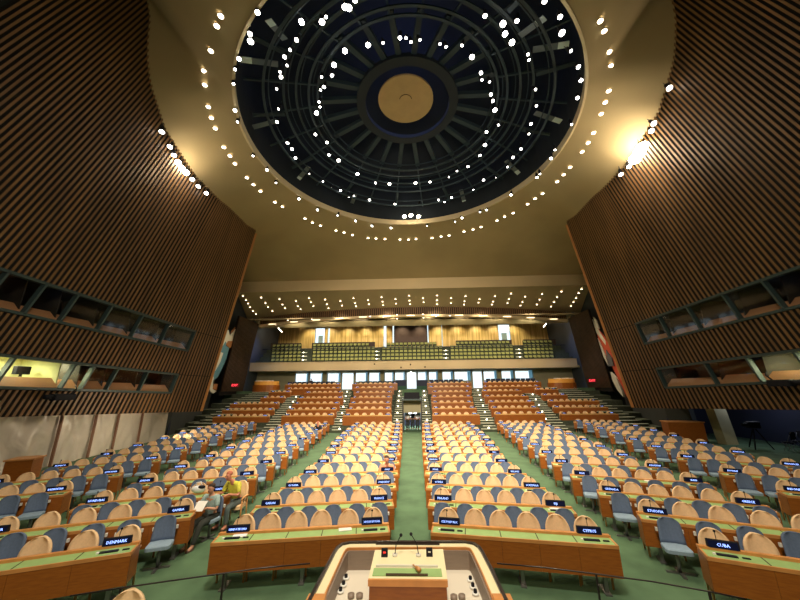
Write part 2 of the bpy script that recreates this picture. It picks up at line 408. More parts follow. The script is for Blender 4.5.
for nm, r, z, hh in (('outer_ring', 9.1, 20.1, .1), ('middle_ring', 8.05, 20.9, .1), ('inner_ring', 7.35, 21.3, .1), ('inner_ring', 6.6, 21.5, .1), ('inner_ring', 6.05, 21.7, .1), ('hub_ring', 3.1, 22.4, .28)):
    q = MB(); ring(q, r-.07, r+.07, z, z+hh, M['hubm' if nm == 'hub_ring' else 'truss'])
    if nm != 'hub_ring': ring(q, r-.28, r-.22, z+.35, z+.42, M['truss'])
    else: ring(q, 2.9, 3.5, 22.3, 22.6, M['hubm'])
    obj(nm, q, tr)
for k in range(24):
    a = 2*pi*(k+.5)/24; q = MB(); d = Vector((cos(a), sin(a), 0)); n = Vector((-sin(a), cos(a), 0)); c = Vector((C0.x, C0.y, 0))
    def bar(r0, z0, r1, z1, w, h, mt):
        q.hexa([c+d*r0-n*w+Vector((0,0,z0)), c+d*r0+n*w+Vector((0,0,z0)), c+d*r1+n*w+Vector((0,0,z1)), c+d*r1-n*w+Vector((0,0,z1)),
                c+d*r0-n*w+Vector((0,0,z0+h)), c+d*r0+n*w+Vector((0,0,z0+h)), c+d*r1+n*w+Vector((0,0,z1+h)), c+d*r1-n*w+Vector((0,0,z1+h))], mt)
    bar(3.4, 22.5, 6.1, 22.1, .16, .3, M['truss']); bar(6.0, 21.8, 10.2, 20.6, .05, .12, M['truss'])
    if k % 2 == 0: bar(8.2, 20.9, 10.2, 20.7, .13, .05, M['truss'])
    obj('spoke', q, tr)
for (xa, ya), (xb, yb) in (((240,131),(277,121)), ((297,181),(309,167)), ((350,209),(355.5,194)), ((465,204.5),(461,190)), ((520,175),(506,161)), ((561,122),(535,113)), ((569,44.5),(533,50)), ((240,59.5),(278,64.5)), ((268,20),(285,40)), ((545,18),(520,36))):
    a, b = onz(xa, ya, 20.3), onz(xb, yb, 20.7); d = (b-a).normalized(); n = d.cross(Vector((0, 0, 1))).normalized()*.17; u = Vector((0, 0, .05)); q = MB()
    c = a+(b-a)*.3
    for p, r, mt in ((a, c, 'reflector'), (c, b, 'strutm')): q.hexa([p-n, p+n, r+n, r-n, p-n+u, p+n+u, r+n+u, r-n+u], M[mt])
    obj('reflector_panel', q, tr)
dd = thing('hanging_disc', 'flat tan disc hanging at the centre of the dark dome', 'ceiling disc', (C0.x-.1, C0.y-.2, 22.6))
q = MB(); q.disc((0, 0, .12), (0, 0, -1), 1.9, M['discm'], 48, .14); obj('disc_plate', q, dd)
q = MB(); pts = [(.42*cos(radians(a)), .42*sin(radians(a))-.1, -.04) for a in range(190, 351, 16)]; q.tube(pts, .025, M['seam'], 5); obj('handle_arc', q, dd)
q = MB()
for sx in (-1, 1): q.tube([(sx*1.1, .6, .12), (sx*1.1, .6, 1.2)], .04, M['truss'], 5)
obj('hanger', q, dd)
# spotlights in the dome
HOUS = MB(); HOUS.tube([(0, 0, .03), (0, 0, .38)], .12, M['black'], 8, .08); HOUS.tube([(0, 0, .38), (0, 0, .62)], .02, M['truss'], 5); HOUS = HOUS.mesh('housing')
def lensmesh(r, mt): q = MB(); q.sphere((0, 0, 0), r, mt, 8, 6, (1, 1, .55)); return q.mesh('lens')
LENS = {r: lensmesh(r*.78, M['lamp']) for r in (.09, .13, .18)}
LENSB = lensmesh(.2, M['lampw']); LENSX = lensmesh(.36, M['lampw'])  # the wider lens imitates lens glare by its size
inner = [(345,51),(368,45),(383,43),(400,38),(406,38),(411,42),(420,40),(440,44),(446,47),(462,45.5),(472,57),(481,73),(482,80),(489.5,82),(491,94.5),(493,101),(495,110),(498.5,125),(334,65),(332,75.5),(321.5,77),(320.5,90),(324,87),(320,107),(319,102),(316.5,113),(315.5,134.5),(327,142.5),(329,155),(338.5,160.5),(357.5,174),(375.5,183),(389.5,184),(415.5,183),(430,182),(449,177),(457,171),(468,166.5),(480,155.5),(485,145),(486.5,132)]
big = {(345,51),(368,45),(472,57),(495,110),(334,65),(316.5,113),(338.5,160.5),(357.5,174),(389.5,184),(415.5,183),(485,145),(322,22),(503,24),(345,7),(349,8),(562,33),(301.5,22),(250.5,41.5),(512,42.5),(505,34)}
mid = [(301.5,22),(322,22),(326,17),(296.5,40),(290,50),(284.5,57),(287,65.5),(280,72),(281,77),(276.5,89),(278.5,109),(277,122),(287.5,143),(292,149),(295.5,158),(309,174),(323,181.5),(331,188.5),(340.5,190.5),(349,197),(354,196),(369.5,200),(395,204),(485,16),(503,24),(505,34),(512,42.5),(517,21),(528,54.5),(529,60),(535.5,89.5),(536.5,106),(531,124),(529,134),(521,149),(513,157.5),(507.5,167),(496,178),(483.5,180),(473.5,190),(444.5,202),(438.5,200),(451.5,197.5),(418.5,205),(345,7),(349,8),(355,0.5)]
rimL = [(257.5,12.5),(250,34),(250.5,41.5),(239,59),(235,69.5),(233.5,84),(235,110.5),(237.5,122),(253,156),(267,170),(276,183),(299,199),(317.5,210),(337.5,215.5),(355.5,221),(372,226),(391,228),(427,226),(455,222),(462,218),(480,212),(486.5,210),(511,195),(537,177.5),(540,174),(551,158.5),(555,150),(571.5,124.5),(577.5,98),(581,80.5),(578.5,67),(571,51),(562,33),(560,17),(544.5,1.5)]
def spotlight(p, lab, grp, r=.13, lens=None):
    t = thing('spotlight', lab, 'spotlight', p, 0, grp); t.rotation_euler = (radians(random.uniform(-25, 5)), radians(random.uniform(-15, 15)), 0)
    h = obj('housing', HOUS, t); obj('lens', lens or LENS[r], h); return t
def clock(lst): return sorted(lst, key=lambda p: atan2(p[0]-405, -(p[1]-103)) % (2*pi))
for nm, lst, z in (('inner truss ring', inner, 21.1), ('middle truss ring', mid, 20.2), ('rim of the dome opening', rimL, ZR-.3)):
    for i, (x, y) in enumerate(clock(lst)):
        spotlight(onz(x, y, z), 'small white spotlight on the %s, %s clockwise from its top' % (nm, ordn(i+1)), 'spotlights on the '+nm, .18 if (x, y) in big else (.09 if random.random() < .45 else .13))
for i, (x, y, r) in enumerate([(404.5, 216.5, 0), (411, 215.5, 1), (418.5, 216.5, 0)]):
    spotlight(onz(x, y, ZR+.1), 'bright glaring floodlight hanging at the rear of the dome opening, %s of three' % ('leftmost', 'middle', 'rightmost')[i], 'bright floodlights at the rear of the dome opening', .18, LENSB)
# downlights in the tan ceiling
def downmesh(r, mt, trim=M['rimgold']):
    q = MB(); q.disc((0, 0, -.02), (0, 0, -1), r, mt, 12, .02); ring(q, r, r*1.25, -.03, .03, trim, 12, Vector((0, 0))); return q.mesh('downlight')
DL = downmesh(.115, M['down']); DLs = downmesh(.085, M['down'])
dls = [(221,15),(217,25),(211,50),(204,70),(205,84),(208.5,106),(211.5,117),(215.5,127.5),(224,146.5),(230,155),(235,163),(247,177),(253.5,184),(260.5,190.5),(275,201.5),(282.5,206),(305,218),(312.5,222),(320.5,225),(336,230),(344,232),(352.5,234.5),(368,237.5),(376,238),(385,238.5),(400,239),(408.5,239),(416,238.5),(432,237.5),(441,236),(449,235),(464,231),(473,229),(481,226.5),(497,220),(504.5,216),(513,212.5),(527.5,203.5),(535,198),(542.5,193),(557,181),(563.5,174),(570,166.5),(582,151),(588,142),(593.5,132),(601,113),(605,101.5),(608.5,90),(610.5,65),(609,51),(604,30),(600,20)]
for i, (x, y) in enumerate(dls):
    p = onceil(x, y); p.z -= .04
    o = obj('ceiling_downlight', DL, None, p); tag(o, 'round downlight in the tan ceiling ring, %s anticlockwise from upper left' % ordn(i+1), 'downlight', 'downlights in the tan ceiling ring')
# floodlight banks where walls meet the ceiling
banks = {'left': [(163,127,0),(171,142,0),(175,150.5,0),(179,158,1),(183,164,1),(187,168,1),(193,175,0),(199,182,0),(207,189,0)], 'right': [(668,83,0),(652.5,118.5,0),(650,126,0),(641,142,1),(638,148,1),(634,154,1),(628,162,0),(620,170,0)]}
for side, lst in banks.items():
    for i, (x, y, b) in enumerate(lst):
        p = onceil(x, y); p.z -= .35; d = (p-CP); p = CP+d*.975
        spotlight(p, '%s floodlight at the top of the %s wall, %s from the upper end' % ('glaring' if b else 'white', side, ordn(i+1)), 'floodlight bank at the top of the %s wall' % side, .18, (LENSX if side == 'right' else LENSB) if b else LENS[.18])

# ------------------------------------------------------------------ rear of the hall
q = MB(); q.box(-22.4, 22.4, 36, 36.35, 14.65, 16.05, M['trimc']); struct('trim_2', q, 'pale fascia where the tan ceiling drops at the rear')
q = MB(); q.hexa([(-24, 36.1, 14.65), (24, 36.1, 14.65), (24, 44, 11.77), (-24, 44, 11.77), (-24, 36.1, 14.8), (24, 36.1, 14.8), (24, 44, 11.92), (-24, 44, 11.92)], M['soffit']); struct('ceiling_rear', q, 'flat rear ceiling with downlights')
def arcY(x): return 39.7+1.7*(x/20)**2
def sofz(y): return 14.65-.36*(y-36)
q = MB(); n = 150; X0, X1 = -20.2, 20.2
for i in range(n):
    xa = X0+(X1-X0)*i/n; xb = xa+(X1-X0)/n*.55; ya, yb = arcY(xa), arcY(xb)
    q.hexa([(xa, ya-.1, sofz(ya)-.9), (xb, yb-.1, sofz(yb)-.9), (xb, yb, sofz(yb)-.9), (xa, ya, sofz(ya)-.9), (xa, ya-.1, sofz(ya)+.1), (xb, yb-.1, sofz(yb)+.1), (xb, yb, sofz(yb)+.1), (xa, ya, sofz(ya)+.1)], M['slat'])
for i in range(30):
    xa = X0+(X1-X0)*i/30; xb = xa+(X1-X0)/30; ya, yb = arcY(xa), arcY(xb)
    q.hexa([(xa, ya+.01, sofz(ya)-.95), (xb, yb+.01, sofz(yb)-.95), (xb, yb+.2, sofz(yb)-.95), (xa, ya+.2, sofz(ya)-.95), (xa, ya+.01, sofz(ya)+.1), (xb, yb+.01, sofz(yb)+.1), (xb, yb+.2, sofz(yb)+.1), (xa, ya+.2, sofz(ya)+.1)], M['slatback'])
struct('trim_3', q, 'curved band of small wooden slats below the rear ceiling')
q = MB()
for i in range(30):
    xa = X0+(X1-X0)*i/30; xb = xa+(X1-X0)/30; ya, yb = arcY(xa), arcY(xb)
    q.hexa([(xa, ya-.15, sofz(ya)-1.25), (xb, yb-.15, sofz(yb)-1.25), (xb, yb+.35, sofz(yb)-1.25), (xa, ya+.35, sofz(ya)-1.25), (xa, ya-.15, sofz(ya)-.95), (xb, yb-.15, sofz(yb)-.95), (xb, yb+.35, sofz(yb)-.95), (xa, ya+.35, sofz(ya)-.95)], M['trimc'])
struct('trim_4', q, 'curved cream cove under the slatted band')
q = MB(); q.hexa([(-23, 39.9, 12.1), (23, 39.9, 12.1), (23, 53, 13.7), (-23, 53, 13.7), (-23, 39.9, 12.25), (23, 39.9, 12.25), (23, 53, 13.9), (-23, 53, 13.9)], M['soffit']); struct('ceiling_gallery', q, 'ceiling over the gallery')
q = MB()
for i in range(30):
    xa = X0+(X1-X0)*i/30; xb = xa+(X1-X0)/30; ya, yb = arcY(xa)+2, arcY(xb)+2
    q.hexa([(xa, ya, 12.2), (xb, yb, 12.2), (xb, yb+.2, 12.2), (xa, ya+.2, 12.2), (xa, ya, 12.6), (xb, yb, 12.6), (xb, yb+.2, 12.6), (xa, ya+.2, 12.6)], M['seam'])
struct('trim_5', q, 'dark curved strip in the gallery ceiling')
rear = [(243,296),(246,300),(248,303.5),(250,307),(253,311),(256,314),(261,297.5),(265.5,303),(268,307),(272.5,311),(279.5,299),(282.5,304.5),(285,308),(296,301),(298,306),(300.5,309),(309,298),(311,302),(313.5,306),(325,299.5),(327,304),(328.5,308),(340.5,301),(342,305.5),(353.5,298),(355,303),(356,306),(368,300),(369,304),(381.5,297),(382.5,301.5),(383,305),(395.5,299),(396,303.5),(409,295.5),(409.5,300.5),(410,304),(423,298),(423.5,302),(437,295.5),(437,300),(437,304),(451,298),(451,303),(465.5,296),(464.5,301),(464,304.5),(479.5,299),(478.5,302.5),(495,296),(493,301.5),(492,304.5),(511,293.5),(509,299),(507.5,303),(525,296.5),(522.5,302),(520.5,305.5),(542,294),(539.5,299.5),(537,304.5),(561.5,291.5),(557,297),(554,302),(551,306.5),(581.5,289),(578.5,293),(576,298),(573.5,302),(571,306)]
for i, (x, y) in enumerate(rear):
    z = 14
    for _ in range(30): p = onz(x, y, z); z = .5*z+.5*(sofz(p.y)-.04)
    if p.y < 36.5: p.y = 36.5; p.z = sofz(36.5)-.04
    if p.y > arcY(p.x)-.2: p.y = arcY(p.x)-.2; p.z = sofz(p.y)-.04
    o = obj('ceiling_downlight', DLs, None, p); tag(o, 'small downlight in the flat rear ceiling, %s counted in columns from the left' % (ordn(i+1) if i < 59 else 'sixt'+('ieth' if i == 59 else 'y-'+ORD[i-59])), 'downlight', 'downlights in the rear ceiling')
gl = [(288,320),(297.5,323.5),(302,326),(312,319),(315,322),(327,320),(334,325),(344,319),(346,322.5),(357,318.5),(370,316),(371.5,320.5),(383.5,316.5),(384.5,321),(397,314.5),(397,318.5),(397.5,321),(410,315),(410,319),(423,314),(423.5,317.5),(423,321),(436,316),(436,320),(450,315.5),(449,319),(464,316.5),(462,321.5),(477,318),(490,318.5),(491,322),(504,319.5),(502.5,323),(517,318.5),(530,320),(526,325.5),(539,318.5),(543,324)]
for i, (x, y) in enumerate(gl):
    z = 12.5
    for _ in range(30): p = onz(x, y, z); z = .5*z+.5*(12.1+1.6*(p.y-39.9)/13.1-.03)
    if p.y > 51.8: p.y = 51.5; p.z = 12.1+1.6*11.6/13.1-.03
    o = obj('ceiling_downlight', DLs, None, p); tag(o, 'small downlight in the ceiling over the gallery, %s from the left' % ordn(i+1), 'downlight', 'downlights over the gallery')
q = MB(); q.box(-.03, .03, -2.2, 2.2, -.04, 0, M['down']); LSTRIP = q.mesh('light_strip')
for i, (xa, ya, xb, yb) in enumerate([(272, 321, 282, 332), (550.5, 318, 543.5, 327)]):
    a, b = onz(xa, ya, 12.2), onz(xb, yb, 11.7)
    q = MB(); q.tube([(0, 0, 0), b-a], .05, M['down'], 6); o = obj('light_strip', q, None, a); tag(o, 'slanting white light strip at the %s end of the gallery ceiling' % ('left', 'right')[i], 'light strip', 'light strips in the gallery ceiling')
# cove lamps along the cream cove
for i in range(13):
    x = -18.3+36.6*i/12; p = (x, arcY(x)-.2, sofz(arcY(x))-1.1)
    q = MB(); q.rbox(-.5, .5, -.04, .04, -.03, .03, .025, M['cove']); o = obj('cove_light', q, None, p)
    tag(o, 'bright oval cove light under the slatted band, %s from the left' % ordn(i+1), 'cove light', 'cove lights under the slatted band')
# gallery back wall
YB = 52.0
def rect_wall(mb, x0, x1, z0, z1, y, holes, mt, th=.2):
    xs = sorted({x0, x1, *[h[0] for h in holes], *[h[1] for h in holes]}); zs = sorted({z0, z1, *[h[2] for h in holes], *[h[3] for h in holes]})
    for a, b in zip(xs, xs[1:]):
        for c, d in zip(zs, zs[1:]):
            mx, mz = (a+b)/2, (c+d)/2
            if a < x0 or b > x1 or c < z0 or d > z1: continue
            if any(h[0] < mx < h[1] and h[2] < mz < h[3] for h in holes): continue
            mb.box(a, b, y, y+th, c, d, mt)
def PX(x, y, Y): p = onY(x, y, Y); return p
holes = []
for (xa, ya, xb, yb) in [(315.5, 328, 324.5, 343), (328, 328, 329.5, 343), (383.5, 324, 386.5, 349), (392.3, 323.5, 394.3, 343), (426.8, 323, 429, 343), (441, 323, 443.2, 349), (497.5, 324.5, 511, 341)]:
    a, b = PX(xa, ya, YB), PX(xb, yb, YB); holes.append((a.x, b.x, b.z, a.z))
q = MB(); rect_wall(q, -24, 24, 8.0, 14.4, YB, holes, M['gold']); 
struct('wall_rear_gallery', q, 'gold wood panelled wall behind the gallery')
for i, h in enumerate(holes):
    f_ = MB(); t = .05
    for bx in ((h[0], h[0]+t, h[2], h[3]), (h[1]-t, h[1], h[2], h[3]), (h[0], h[1], h[2], h[2]+t), (h[0], h[1], h[3]-t, h[3])): f_.box(bx[0], bx[1], YB-.04, YB+.24, bx[2], bx[3], M['winframe'])
    if h[1]-h[0] > 1: f_.box(h[0]+(h[1]-h[0])*.3, h[0]+(h[1]-h[0])*.75, YB+.3, YB+.4, h[2], h[2]+.5*(h[3]-h[2]), M['winframe'])
    wo = struct('window_%d' % (5+i), f_, 'bright opening in the gold gallery wall'); g = MB(); g.add([(h[0], YB+.1, h[2]), (h[1], YB+.1, h[2]), (h[1], YB+.1, h[3]), (h[0], YB+.1, h[3])], [(0, 1, 2, 3)], M['glass']); obj('glass', g, wo)
a, b = PX(394.5, 323.5, YB), PX(427, 345, YB)
t = thing('projection_screen', 'dark maroon wide screen at the centre of the gallery wall', 'screen', ((a.x+b.x)/2, YB-.3, b.z)); w_ = (b.x-a.x)/2; h_ = a.z-b.z
q = MB(); q.box(-w_, w_, 0, .08, 0, h_, M['maroon']); obj('screen_surface', q, t); q = MB()
for bx in ((-w_-.08, -w_, 0, h_), (w_, w_+.08, 0, h_), (-w_-.08, w_+.08, h_, h_+.1)): q.box(bx[0], bx[1], -.03, .1, bx[2], bx[3], M['black'])
obj('screen_frame', q, t)
# gallery floor: fascia and stepped seating
FY = 43.0
lft, rgt = PX(250, 365, FY).x, PX(577, 362, FY).x
zt, zb2 = PX(412, 361, FY).z, PX(412, 369.3, FY).z
q = MB(); q.box(lft, rgt, FY, FY+.3, zb2, zt, M['trimc']); q.box(lft, rgt, FY-.05, FY+.35, zt, zt+.06, M['trimc'])
for (x, y) in ((374.5, 364), (410.5, 364.5), (401, 367.5), (425, 367)):
    p = PX(x, y, FY); q.box(p.x-.09, p.x+.09, FY-.06, FY, p.z-.09, p.z+.09, M['seam'])
struct('trim_6', q, 'long pale curved fascia of the gallery balcony')
q = MB(); q.box(-22, 22, FY+.3, 52, zb2, zb2+.3, M['soffit']); struct('ceiling_under_gallery', q, 'underside of the gallery')
GROWS = []
for k in range(5):
    y = [359.3, 355.6, 352.0, 348.4, 344.6][k]; Y = 44.3+1.05*k
    z = PX(412, y, Y).z; GROWS.append((Y, z-.5))
q = MB()
for k, (Y, z) in enumerate(GROWS): q.box(-22, 22, Y-.6, 52, zb2+.3 if k == 0 else GROWS[k-1][1]-.02, z, M['step_carpet'])
struct('floor_gallery', q, 'stepped gallery floor')
gs = MB(); gs.rbox(-.24, .24, -.22, .18, .28, .40, .05, M['seatdark']); 
gs.hexa([(-.24,.14,.54),(.24,.14,.54),(.24,.23,.54),(-.24,.23,.54),(-.22,.2,.85),(.22,.2,.85),(.22,.28,.85),(-.22,.28,.85)], M['green_seat'])
gs.box(-.27, .27, .22, .29, .0, .88, M['seatdark']); gs.box(-.28, -.255, -.2, .2, 0, .58, M['seatdark']); gs.box(.255, .28, -.2, .2, 0, .58, M['seatdark'])
GS = gs.mesh('gallery_seat')
GB = [('far left', 271, 301, 7), ('second', 312, 375, 15), ('third', 381.5, 443, 14), ('fourth', 450.5, 514, 15), ('far right', 524, 554, 7)]
for bn, xa, xb, n in GB:
    for r, (Y, z) in enumerate(GROWS):
        if r == 4 and bn in ('second', 'third', 'fourth'): xa2, xb2, n2 = (xa, xb-6, n-1) if bn == 'second' else ((xa+5, xb-6, n-2) if bn == 'third' else (xa+6, xb-3, n-2))
        else: xa2, xb2, n2 = xa, xb, n
        for i in range(n2):
            x = PX(xa2+(xb2-xa2)*(i+.5)/n2, 352, Y).x
            o = obj('gallery_chair', GS, None, (x, Y, z)); tag(o, 'green gallery seat, %s balcony block, %s row up, %s from left' % (bn, ordn(r+1), ordn(i+1)), 'gallery seat', 'green seats in the balcony gallery')
for bn, xa, xb in (('second', 312, 375), ('fourth', 456, 512), ('far left', 271, 301), ('far right', 524, 556)):
    Y, z = GROWS[4]; a, b = PX(xa, 345, Y+.5).x, PX(xb, 345, Y+.5).x
    q = MB(); q.box(0, b-a, 0, .1, 0, 1.0, M['maroon']); q.box(-.02, b-a+.02, -.03, .13, 1.0, 1.06, M['black']); o = obj('gallery_parapet', q, None, (a, Y+.45, z)); tag(o, 'dark low parapet behind the %s balcony seat block' % bn, 'parapet', 'parapets behind the balcony seats')
for i, x in enumerate((304.5, 377, 445.5, 518.5)):
    q = MB()
    for r, (Y, z) in enumerate(GROWS):
        X = PX(x, 355, Y).x; q.box(X-.4, X+.4, Y-.62, Y-.55, z, z+.03, M['nosing']); q.box(X-.4, X+.4, Y-.1, Y-.03, z, z+.16, M['nosing'])
    struct('trim_%d' % (21+i), q, 'stair treads between the balcony seat blocks')
    for r, (Y, z) in enumerate(GROWS[:4]):
        X = PX(x, 355, Y).x; q = MB(); q.box(-.07, .07, -.02, .02, 0, .12, M['down']); o = obj('aisle_step_light', q, None, (X, Y-.5, z+.005)); tag(o, 'small white step light on the %s balcony stair from the left, %s up' % (ordn(i+1), ordn(r+1)), 'step light', 'step lights on the balcony stairs')
# exit signs
def text_mesh(s, size, mt, res=1, width=None):
    c = bpy.data.curves.new('t', 'FONT'); c.body = s; c.size = size; c.align_x = 'CENTER'; c.align_y = 'CENTER'; c.extrude = .004; c.resolution_u = res
    o = bpy.data.objects.new('t', c); COL.objects.link(o); dg = bpy.context.evaluated_depsgraph_get(); dg.update()
    me = bpy.data.meshes.new_from_object(o.evaluated_get(dg)); bpy.data.objects.remove(o); bpy.data.curves.remove(c)
    if width and len(me.vertices):
        wd = max(v.co.x for v in me.vertices)-min(v.co.x for v in me.vertices)
        if wd > width:
            for v in me.vertices: v.co.x *= width/wd
    for v in me.vertices: v.co = Vector((v.co.x, -v.co.z, v.co.y))
    me.materials.clear(); me.materials.append(mt); me.name = 'lettering'; return me
EX = text_mesh('EXIT', .26, M['red'])
def exit_sign(p, lab, s=1.0):
    t = thing('exit_sign', lab, 'exit sign', p, 0, 'exit signs'); q = MB(); q.box(-.38*s, .38*s, 0, .12, -.18*s, .18*s, M['exitbox']); h = obj('housing', q, t); o = obj('lettering', EX, h, (0, -.01, 0)); o.scale = (s*1.15, 1, s*1.15)
exit_sign(PX(369.5, 325.5, YB-.3), 'small red exit sign on the gold gallery wall, left of the screen')
exit_sign(PX(451.5, 324, YB-.3), 'small red exit sign on the gold gallery wall, right of the screen')

# side walls at the rear, slanting like the slatted walls
def slab(sg, pts_xy, z0, z1, mt, th=.3, slx=.13):
    q = MB()
    for (xa, ya), (xb, yb) in zip(pts_xy, pts_xy[1:]):
        P = []
        for z in (z0, z1):
            k = slx*(z-3.3)
            P += [(sg*(xa-k), ya, z), (sg*(xb-k), yb, z), (sg*(xb-k+th), yb, z), (sg*(xa-k+th), ya, z)]
        q.hexa([P[0], P[1], P[2], P[3], P[4], P[5], P[6], P[7]], mt)
    return q
for sg, side in ((-1, 'left'), (1, 'right')):
    q = slab(sg, [(18.2, 23.2), (18.3, 25.5), (20.4, 32.5), (22.4, 36.5), (23.6, 43)], 0, 17.6, M['wallA']); struct('wall_'+side+'_mural', q, 'dark wall carrying a mural behind the slatted wall')
    q = MB(); n = 18
    a, b = Vector((21.35, 36.3)), Vector((21.5, 41.4))
    for i in range(n):
        p = a+(b-a)*i/n; r = a+(b-a)*(i+.5)/n; P = []
        for z in (3.2, 11.8):
            k = .13*(z-3.3); P += [(sg*(p.x-k-.12), p.y, z), (sg*(r.x-k-.12), r.y, z), (sg*(r.x-k), r.y, z), (sg*(p.x-k), p.y, z)]
        q.hexa(P, M['slatdark'])
    q.merge(slab(sg, [(21.38, 36.3), (21.53, 41.5)], 2.8, 11.8, M['slatback'], .2))
    struct('wall_'+side+'_slatted_rear', q, 'narrow brown slatted panel beside the gallery')
    q = slab(sg, [(21.6, 41.4), (22.0, 43), (22.6, 53)], 2, 14.4, M['wallC'], .3, .07); struct('wall_'+side+'_rear', q, 'blue-lit side wall beside the gallery')
def wallA_pt(sg, x, y):   # point on the mural wall plane
    n = Vector((sg*(1), -.3, .13)); p0 = Vector((sg*18.3, 25.5, 3.3)); return onpl(x, y, n, n.dot(p0))
def mural(sg, lab, shapes):
    t = thing('mural', lab, 'mural', wallA_pt(sg, *shapes[0][1][0])); o0 = t.location.copy()
    for i, (mt, pts) in enumerate(shapes):
        q = MB(); off = -.03*(i+1)*sg; ps = [wallA_pt(sg, x, y)-o0 for x, y in pts]; n = len(ps)
        vs = [p+Vector((off, 0, 0)) for p in ps]+[p for p in ps]
        q.add(vs, [tuple(range(n)), tuple(range(n, 2*n))[::-1]]+[(k, (k+1) % n, n+(k+1) % n, n+k) for k in range(n)], M[mt]); o = obj('painted_shape', q, t)
mural(-1, 'tall abstract mural of white, blue and brown rounded shapes on the dark left wall', [
 ('mo', [(231,331),(235,327),(237,332),(235,341),(229,341)]),
 ('mb', [(222,345),(226,341),(229,347),(226,358),(222,368),(217,377),(212,381),(211,372),(215,358)]),
 ('mw', [(224,331),(228,330),(229,336),(234,330),(239,324),(238,331),(232,340),(231,345),(227,346),(225,341),(222,346),(220,344)]),
 ('mo', [(227,341),(232,341),(233,346),(229,348),(225,345)]),
 ('mw', [(219,352),(222,353),(219,362),(214,371),(212,368)]),
 ('mw', [(209,376),(212,377),(211,389),(215,391),(212,393.5),(208,391)]),
 ('mo', [(212,384),(216,384),(215,390),(211,389)])])
mural(1, 'tall abstract mural of white, red and grey rounded shapes on the dark right wall', [
 ('mr', [(588,320),(594,323),(606,338),(612,352),(620,372),(628,392),(634,408),(628,398),(619,380),(608,358),(603,352),(598,340),(590,330)]),
 ('mw', [(588.5,312),(592,318),(596,325),(606,341),(606,345),(600,337),(592,326),(588.5,320)]),
 ('mw', [(594,317),(597,320),(600,329),(596,326)]),
 ('mw', [(597,335),(602,345),(606,354),(609,365),(605,358),(600,346)]),
 ('mg', [(607,350),(613,358),(615,366),(610,366)]),
 ('mw', [(612,372),(618,378),(624,392),(625,397),(619,390),(614,380)])])
exit_sign(wallA_pt(-1, 222.5, 385.5)+Vector((1.6, -.3, 0)), 'glowing red exit sign on the dark left wall below the mural', 1.15)
exit_sign(wallA_pt(1, 605, 380.5)+Vector((-1.6, -.3, 0)), 'glowing red exit sign on the dark right wall beside the mural', 1.15)

# lower rear wall with windows under the gallery
YW = 46.0; ZFL = 3.25
wins = [(295.5,309),(310,324),(327.5,341),(342,354),(355.5,368),(369,381),(384.5,394),(394.8,405.5),(406.5,416.5),(417.5,427.5),(428.5,438),(442,453),(454,471),(472,482),(483,497.5),(501,513.5),(514.5,533)]
doors = {342, 406.5, 472}
hol = []
for xa, xb in wins:
    a, b = PX(xa, 371.5, YW), PX(xb, 371.5, YW); zlow = ZFL if xa in doors else PX(412, 380, YW).z-.2
    hol.append((a.x, b.x, zlow, PX(412, 371.2, YW).z))
q = MB(); rect_wall(q, -24, 24, 2.0, zb2+.1, YW, hol, M['olive']); struct('wall_rear', q, 'olive wall under the gallery with bright windows')
ndoor = 0
for i, h in enumerate(hol):
    isd = wins[i][0] in doors; f_ = MB(); t = .06
    for bx in ((h[0], h[0]+t, h[2], h[3]), (h[1]-t, h[1], h[2], h[3]), (h[0], h[1], h[3]-t, h[3]), (h[0], h[1], h[2], h[2]+t)): f_.box(bx[0], bx[1], YW-.03, YW+.22, bx[2], bx[3], M['winframe'])
    nm = ('door_%d' % (ndoor+1)) if isd else 'window_%d' % (12+i); ndoor += isd
    wo = struct(nm, f_, 'bright %s under the gallery' % ('doorway' if isd else 'window'))
    g = MB(); g.add([(h[0], YW+.12, h[2]), (h[1], YW+.12, h[2]), (h[1], YW+.12, h[3]), (h[0], YW+.12, h[3])], [(0, 1, 2, 3)], M['glass']); obj('glass', g, wo)
    if not isd:
        c = MB(); wd = (h[1]-h[0]); 
        for k in range(6):
            xa = h[0]+wd*.80+wd*.20*k/6; c.hexa([(xa, YW+.3, h[2]), (xa+wd*.03, YW+.3, h[2]), (xa+wd*.03, YW+.34, h[2]), (xa, YW+.34, h[2]), (xa, YW+.3, h[3]), (xa+wd*.03, YW+.3, h[3]), (xa+wd*.03, YW+.34, h[3]), (xa, YW+.34, h[3])], M['curtain'])
        obj('curtain', c, wo)
q = MB()
for x in (325, 382.3, 440, 499): a = PX(x, 375, YW-.4).x; q.box(a-.28, a+.28, YW-.6, YW-.1, 2.8, zb2, M['column'])
struct('trim_7', q, 'square columns between the rear windows')

